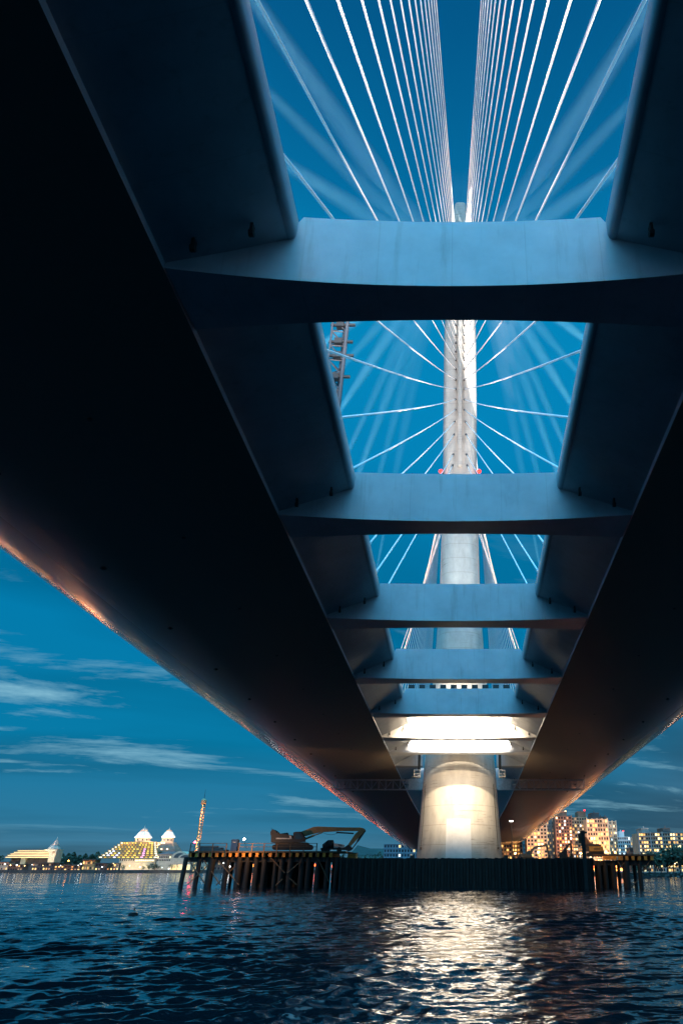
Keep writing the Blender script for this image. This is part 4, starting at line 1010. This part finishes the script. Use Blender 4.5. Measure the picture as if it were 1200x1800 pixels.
# white hall and arched roofs beside the hotel
YA = 1052.0
def ax_(x): return X_(oh[0] + x / sh_, YA)
def az_(y): return Z_(oh[1] + y / sh_, YA)
CREAM = wallmat('cream_plaster', (.55, .42, .30)); SLATE = mat('dark_slate', (.05, .06, .065), .5)
hl = empty('banquet_hall', (ax_(870), YA, 2.2), 'cream hall with dark slate roof and two rows of small windows right of the hotel', 'hall')
mb = MB(); mb.box(ax_(785), ax_(950), YA, YA + 24, 2.2, az_(480)); part(mb, 'wall', CREAM, hl)
mb = MB(); mb.prism([Vector((ax_(775), YA - 1, az_(480))), Vector((ax_(955), YA - 1, az_(480))), Vector((ax_(1010), YA + 10, az_(444))), Vector((ax_(830), YA + 10, az_(444)))], (0, 12, 0)); part(mb, 'roof', SLATE, hl)
for r_, y in enumerate((512, 546)):
    for i in range(8): window(hl, ax_(795 + 20 * i), YA - .12, az_(y), 1.3, 1.9, WDARK if rr.random() < .7 else WLIT[2])
def arch(x0_, x1_, yt, yb_, dep, label, dy):
    e = empty('arched_hall', ((ax_(x0_) + ax_(x1_)) / 2, YA + dy, 2.2), label, 'hall', 'arched halls by the hotel'); n = 16; xs0, xs1 = ax_(x0_), ax_(x1_); zt_, zb_ = az_(yt), az_(yb_)
    def pr(k): return [Vector(((xs0 + xs1) / 2 - math.cos(math.pi * i / n) * (xs1 - xs0) / 2 * k, YA + dy, zb_ + math.sin(math.pi * i / n) * (zt_ - zb_) * k)) for i in range(n + 1)]
    mb = MB(); mb.prism(pr(1.0) + [Vector((xs1, YA + dy, 2.2)), Vector((xs0, YA + dy, 2.2))], (0, dep, 0)); part(mb, 'vault', CREAM, e)
    mb = MB(); mb.prism([p + Vector((0, -.2, 0)) for p in pr(.72)], (0, .15, 0)); part(mb, 'gable_panel', SLATE, e)
    mb = MB(); mb.box(xs0 + 1, xs1 - 1, YA + dy - .25, YA + dy - .05, 3, az_(600)); part(mb, 'shopfront', lampm('shopfront_glow' + str(int(x0_)), (1, .7, .3), 1.0), e)
arch(950, 1140, 440, 520, 22, 'arched cream hall with dark gable panel, nearest the hotel', 0)
arch(1050, 1210, 474, 520, 18, 'smaller pale arched hall partly behind the left jetty piles', -6)
for px in (810, 900, 1000, 1110): plamp('promenade_wash', (ax_(px), YA - 18, 7), 2000, (1, .72, .42), .5, hl)
# ship shaped building with clock turret
o2 = (0, 1450); YS2 = 1075.0
def bx_(x): return X_(o2[0] + x / sh_, YS2)
def bz_(y): return Z_(o2[1] + y / sh_, YS2)
sp = empty('ship_shaped_hall', (bx_(350), YS2, 2.2), 'pale layered hall like a ship, with a pointed turret at its right end', 'hall')
LAY = wallmat('ship_deck_wall', (.58, .48, .30)); lay = [(68, 640, 385, 365), (80, 620, 364, 347), (100, 600, 346, 328), (130, 585, 327, 309), (160, 540, 308, 290)]
for k_, (xa, xb, y0, y1) in enumerate(lay):
    mb = MB(); mb.prism([Vector((bx_(xa), YS2 + k_ * 1.5, bz_(y0))), Vector((bx_(xb), YS2 + k_ * 1.5, bz_(y0))), Vector((bx_(xb - 4), YS2 + k_ * 1.5, bz_(y1) - .7)), Vector((bx_(xa + 14), YS2 + k_ * 1.5, bz_(y1) - .7))], (0, 26, 0)); d_ = part(mb, 'deck_tier', LAY, sp)
    mb = MB(); mb.box(bx_(xa + 10), bx_(xb - 2), YS2 + k_ * 1.5 - .7, YS2 + k_ * 1.5 + 10, bz_(y1) - .65, bz_(y1)); q = part(mb, 'eave', mat('eave_dark%d' % k_, (.20, .17, .12), .6), sp); q.parent = d_
    mb = MB(); mb.box(bx_(xa + 16), bx_(xb - 6), YS2 + k_ * 1.5 - .25, YS2 + k_ * 1.5 - .02, bz_(y0) + .25, bz_(y0) + .85); q = part(mb, 'strip_light', lampm('strip_glow%d' % k_, (1, .74, .36), 1.5), sp); q.parent = d_
mb = MB(); mb.box(bx_(255), bx_(312), YS2 + 2, YS2 + 20, 2.2, bz_(384)); part(mb, 'pier', LAY, sp)
mb = MB(); mb.box(bx_(120), bx_(560), YS2 + 6, YS2 + 22, 2.2, bz_(385)); part(mb, 'base', DRK, sp)
mb = MB(); mb.prism([Vector((bx_(590), YS2 - 2, 2.2)), Vector((bx_(652), YS2 - 2, 2.2)), Vector((bx_(672), YS2 - 2, bz_(285))), Vector((bx_(520), YS2 - 2, bz_(285))), Vector((bx_(590), YS2 - 2, bz_(330)))], (0, 18, 0)); tw = part(mb, 'turret', wallmat('turret_wall', (.62, .50, .32)), sp)
cxp = (bx_(528) + bx_(664)) / 2; rad = (bx_(664) - bx_(528)) / 2
mb = MB(); mb.lathe((cxp, YS2 + 7, 0), [(rad * 1.1, bz_(281)), (rad, bz_(270)), (rad * .62, bz_(236)), (rad * .6, bz_(233))], 8); q = part(mb, 'roof', mat('turret_roof', (.36, .26, .20), .7), sp); q.parent = tw
mb = MB(); mb.lathe((cxp + rad * .12, YS2 + 7, 0), [(rad * .62, bz_(232)), (rad * .56, bz_(226)), (rad * .03, bz_(152))], 8); q = part(mb, 'spire', mat('spire_tile', (.40, .24, .18), .7), sp); q.parent = tw
mb = MB(); mb.tube((cxp + rad * .12, YS2 + 7, bz_(152)), (cxp + rad * .12, YS2 + 7, bz_(132)), .2, .08); q = part(mb, 'finial', ROOFW, sp); q.parent = tw
mb = MB(); c = Vector((bx_(640), YS2 - 2.2, bz_(320))); mb.tube(c, c + Vector((0, -.3, 0)), 1.7, n=16); q = part(mb, 'clock', mat('clock_face', (.30, .16, .08), .5), sp); q.parent = tw
plamp('turret_wash', (bx_(615), YS2 - 16, 14), 9000, (1, .85, .6), .6, sp); plamp('roof_wash', (bx_(560), YS2 - 10, bz_(262)), 7000, (1, .88, .7), .6, sp)
for x in (150, 280, 420, 540): plamp('deck_wash', (bx_(x), YS2 - 12, bz_(372)), 2200, (1, .82, .5), .5, sp)
# low waterfront houses
lows = [(0, 20, 1516, 1054, CREAM, 5, 'cream low house with lit ground floor at the left picture edge'), (20.5, 46, 1520, 1050, BRN, 6, 'low brown kiosk building left of the ship shaped hall base'), (62, 100, 1517, 1049, DRK, 8, 'long dark pavilion under the pointed turret'),
        (101, 147, 1521.5, 1051, DRK, 8, 'long low dark shed below the black treeline'), (149, 171, 1512, 1056, wallmat('orange_plaster', (.5, .26, .10)), 5, 'orange low building at the left foot of the hotel'), (172, 214, 1518, 1050, DRK, 8, 'dark arcade with bright shop windows before the hotel'),
        (335, 372, 1511, 1060, CREAM, 7, 'lit cream building seen between the left jetty piles'), (373, 420, 1514, 1060, BRN, 8, 'brown lit building behind the denser jetty piles')]
for i, (a, b, yt, Y, m, n, lab) in enumerate(lows):
    e = tower(lab, 'building', a, b, yt, 1530, Y, 14, m, n, 2, .5, [WLIT[0], WLIT[3], WLIT[3], WLIT[1]], 40 + i, name='waterfront_building', group='low waterfront buildings', z0=2.2, wfrac=.5, hfrac=.45)
    mb = MB(); mb.box(X_(a, Y) - .8, X_(b, Y) + .8, Y - 1.5, Y + 14.5, Z_(yt, Y) + .15, Z_(yt, Y) + .8); part(mb, 'roof', SLATE, e)
# promenade wall
qw = MB(); qw.box(-700, -60, 1043, 1044.8, -2, 3.6); o = qw.build('quay_wall', STONE); tag(o, 'long low dark quay wall at the waterline of the left bank', 'wall')
# wood behind
mb = MB(); rr = random.Random(31)
for i in range(9000):
    px = rr.choice((rr.uniform(-300, 10), rr.uniform(95, 180), rr.uniform(95, 172), rr.uniform(420, 720))); Y = 1150 + 60 * rr.random()
    top = 1503.5 + 4 * math.sin(px * .21) * math.sin(px * .083) + 2.5 * math.sin(px * .61); z = 2 + (Z_(top, Y) - 2) * (1 - rr.random() ** 2.2)
    x = X_(px, Y); c = Vector((x, Y, z)); u = Vector((rr.gauss(0, 1), rr.gauss(0, 1), rr.gauss(0, 1))).normalized(); w = u.orthogonal().normalized(); q = 1.3 * rr.uniform(.5, 1.4)
    mb.add([c - u * q, c + w * q * .7, c + u * q, c - w * q * .7], [(0, 1, 2, 3)])
o = mb.build('far_wood', LEAF); o['kind'] = 'stuff'; o['label'] = 'black treeline behind the left waterfront'
for i, (px, h, lab) in enumerate(((191, 9, 'bushy tree before the dark arcade left of the podium'), (216, 8, 'small tree at the left end of the hotel podium'), (262, 9, 'leafy tree before the bright podium lights'), (268, 10, 'larger leafy tree right of the podium'), (275, 9, 'round tree before the hall with slate roof'), (302, 8, 'tree before the cream hall wall, right side'), (314, 10, 'green tree in front of the arched halls'), (252, 6, 'lowest green shrub in front of the podium'))):
    tree(px, 1048, 1528, h, h * .42, lab, 'trees along the hotel promenade', 220, 60 + i, zbase=2.2)
SL = [(9, 1519, 'leftmost of the promenade lamps', 1), (19, 1521, 'second promenade lamp from the left picture edge', 1.1), (30, 1520.5, 'bright promenade lamp left of the ship shaped hall pier', 1.1), (44, 1522, 'promenade lamp under the ship shaped hall', .9), (57, 1520, 'promenade lamp before the hall base', .6), (76, 1521.5, 'promenade lamp below the pointed turret', .7), (107, 1521.5, 'small lamp under the treeline', .7),
      (138, 1521, 'small lamp right of the tall orange lamp', .6), (142.5, 1518.5, 'white lamp left of the orange building', 1.2), (180, 1524, 'white lamp before the dark arcade', 1.1), (200, 1518, 'lamp at the hotel corner', .7), (228, 1522, 'lamp before the podium left half', .8), (246, 1524, 'lamp before the podium middle', .8), (285, 1525, 'lamp before the cream hall', .7), (297, 1527, 'low lamp at the quay near the arched hall', .9), (321, 1527, 'low lamp beside the outermost jetty pile', .6), (360, 1514, 'white lamp seen between the second and third jetty piles', .9), (393, 1517, 'white lamp seen before the fourth jetty pile', .9), (418, 1514, 'warm lamp seen between close jetty piles', .9)]
for i, (px, py, lab, hd_) in enumerate(SL): street_lamp(px, py, 1046.5, 2.2, lab, WARM if i in (1, 3, 5, 10, 11, 18) else WHITE, hd_)
street_lamp(121, 1513, 1047, 2.2, 'tall orange street lamp alone before the black treeline', ORANGE, 1.3, 12000, (1, .4, .1))
# observation tower
YV = 900.0
ob = empty('observation_tower', (X_(345, YV), YV, 2), 'slender tall tower lit orange rising behind the left end of the jetty', 'tower')
ba = Vector((X_(345, YV), YV, 2)); tz = Z_(1412, YV, 357); rx = .0
mb = MB(); n = 26; r0, r1 = 2.35, 2.0; bot, top = ba, Vector((ba.x + .2, YV, tz))
for i in range(3):
    a = 2 * math.pi * i / 3 + .4; mb.tube(bot + Vector((math.cos(a), math.sin(a), 0)) * r0, top + Vector((math.cos(a), math.sin(a), 0)) * r1, .55, n=8)
part(mb, 'leg', mat('tower_orange', (.55, .25, .08), .6), ob)
mb = MB()
for i in range(n):
    z = (i + .5) / n; c = bot.lerp(top, z); mb.lathe(c, [(1.9, -.25), (1.9, .25)], 9)
part(mb, 'ring', mat('tower_ring', (.45, .28, .15), .6), ob)
for i in range(40):
    mb = MB(); c = bot.lerp(top, (i + .5) / 40) + Vector((.25 * (-1) ** i, -2.3, 0)); mb.box(c.x - .38, c.x + .38, c.y - .1, c.y + .1, c.z - .55, c.z + .55); part(mb, 'strip_lamp', lampm('tower_strip', (1, .58, .20), 2.5) if i == 0 else bpy.data.materials['tower_strip'], ob)
mb = MB(); mb.lathe(top, [(2.2, -1), (3.0, 0), (3.0, 3.2), (2.2, 4.0), (1.2, 5)], 12); part(mb, 'cabin', mat('tower_cabin', (.45, .25, .12), .6), ob)
mb = MB(); mb.tube(top + Vector((0, 0, 5)), top + Vector((.1, 0, 15)), .3, .1); part(mb, 'antenna', DARK, ob)
plamp('tower_wash', (ba.x, YV - 9, 60), 14000, (1, .5, .2), .5, ob); plamp('tower_wash', (ba.x, YV - 9, 30), 14000, (1, .5, .2), .5, ob)
bc = empty('harbour_beacon', (X_(342.5, 880), 880, 0), 'red harbour light on a pole at the foot of the slender tower', 'beacon')
mb = MB(); c = at(342.8, 1480.5, 880); mb.tube((c.x, 880, -3), c, .25, n=6); part(mb, 'pole', DARK, bc)
mb = MB(); mb.lathe(c, [(.2, -1.0), (1.0, -.5), (1.0, .5), (.2, 1.0)], 10); part(mb, 'lamp', lampm('harbour_red', (1, .03, .06), 60), bc)
# town lights along both banks, nobody could count them
def town(name, n, sampler, pal, seed, label, blocks=0):
    rr = random.Random(seed); mbs = [MB() for _ in pal]
    for i in range(n):
        x, y, z, w, h = sampler(rr); k_ = rr.choices(range(len(pal)), [p[1] for p in pal])[0]
        mbs[k_].box(x - w, x + w, y - .3, y + .3, z - h, z + h)
    blk = MB()
    for i in range(blocks):
        x, y, z, w, h = sampler(rr); bw = 6 + 7 * rr.random(); blk.box(x - bw, x + bw, y + .6, y + 12, -1, z + 4 + 6 * rr.random())
    if blocks: mbs.append(blk); pal = pal + [(DRK, 0)]
    allm = MB(); mi = []
    for k_, b in enumerate(mbs): allm.add(b.v, b.f); mi += [k_] * len(b.f)
    o = allm.build(name, pal[0][0])
    for p in pal[1:]: o.data.materials.append(p[0])
    # recalc keeps face order
    o.data.polygons.foreach_set('material_index', mi); o['kind'] = 'stuff'; o['label'] = label; return o
TW = [(lampm('town_warm', (1, .36, .08), 34), 6), (lampm('town_white', (1, .85, .66), 20), 1.6), (lampm('town_red', (1, .10, .03), 24), 1.4), (lampm('town_pink', (1, .08, .30), 12), .5)]
def sleft(rr):
    t = min(1, max(0, (rr.randrange(9) + .5 + rr.gauss(0, .22)) / 9)); a = R(-31 - 18 * t); d = 950 + 200 * rr.random()
    return d * math.sin(a), d * math.cos(a), 3 + 32 * rr.random() ** 2, rr.uniform(.8, 3.5), rr.uniform(.4, 1.5)
town('shore_lights', 700, sleft, TW, 1, 'scattered lights of the town along the left shore', 60)
def snear(rr):
    a = R(-16 + 13 * rr.random()); d = 1000 + 60 * rr.random()
    return d * math.sin(a), d * math.cos(a), 3 + 13 * rr.random(), rr.uniform(.8, 3), rr.uniform(.5, 1.6)
town('shore_lights', 90, snear, [(lampm('quay_amber', (1, .30, .05), 10), 4), (lampm('quay_red', (1, .10, .02), 10), 3), (lampm('quay_white', (1, .9, .8), 10), 1.5)], 8, 'scattered lights of the far shore behind the work jetty')
def snear2(rr):
    a = R(4 + 7.5 * rr.random()); d = 440 + 40 * rr.random()
    return d * math.sin(a), d * math.cos(a), 2.6 + 4.5 * rr.random(), rr.uniform(.4, 1.4), rr.uniform(.3, .8)
town('shore_lights', 60, snear2, [(bpy.data.materials['quay_amber'], 4), (bpy.data.materials['quay_red'], 1), (bpy.data.materials['quay_white'], 2)], 9, 'scattered lights of the right shore behind the sheet pile wall')
def spink(rr):
    a = R(-50 - 24 * rr.random()); d = 900 + 100 * rr.random()
    return d * math.sin(a), d * math.cos(a), 4 + 26 * rr.random(), rr.uniform(1, 3.5), rr.uniform(.5, 1.6)
town('shore_lights', 300, spink, [(lampm('neon_pink', (1, .06, .22), 75), 1)], 5, 'pink neon lights on the left shore', 30)
def sright(rr):
    a = R(17.5 + 52 * rr.random()); d = 470 + 130 * rr.random()
    return d * math.sin(a), d * math.cos(a), 3 + 30 * rr.random() ** 1.6, rr.uniform(.4, 1.1), rr.uniform(.3, .8)
town('shore_lights', 700, sright, TW, 2, 'scattered lights of the town along the right shore', 60)
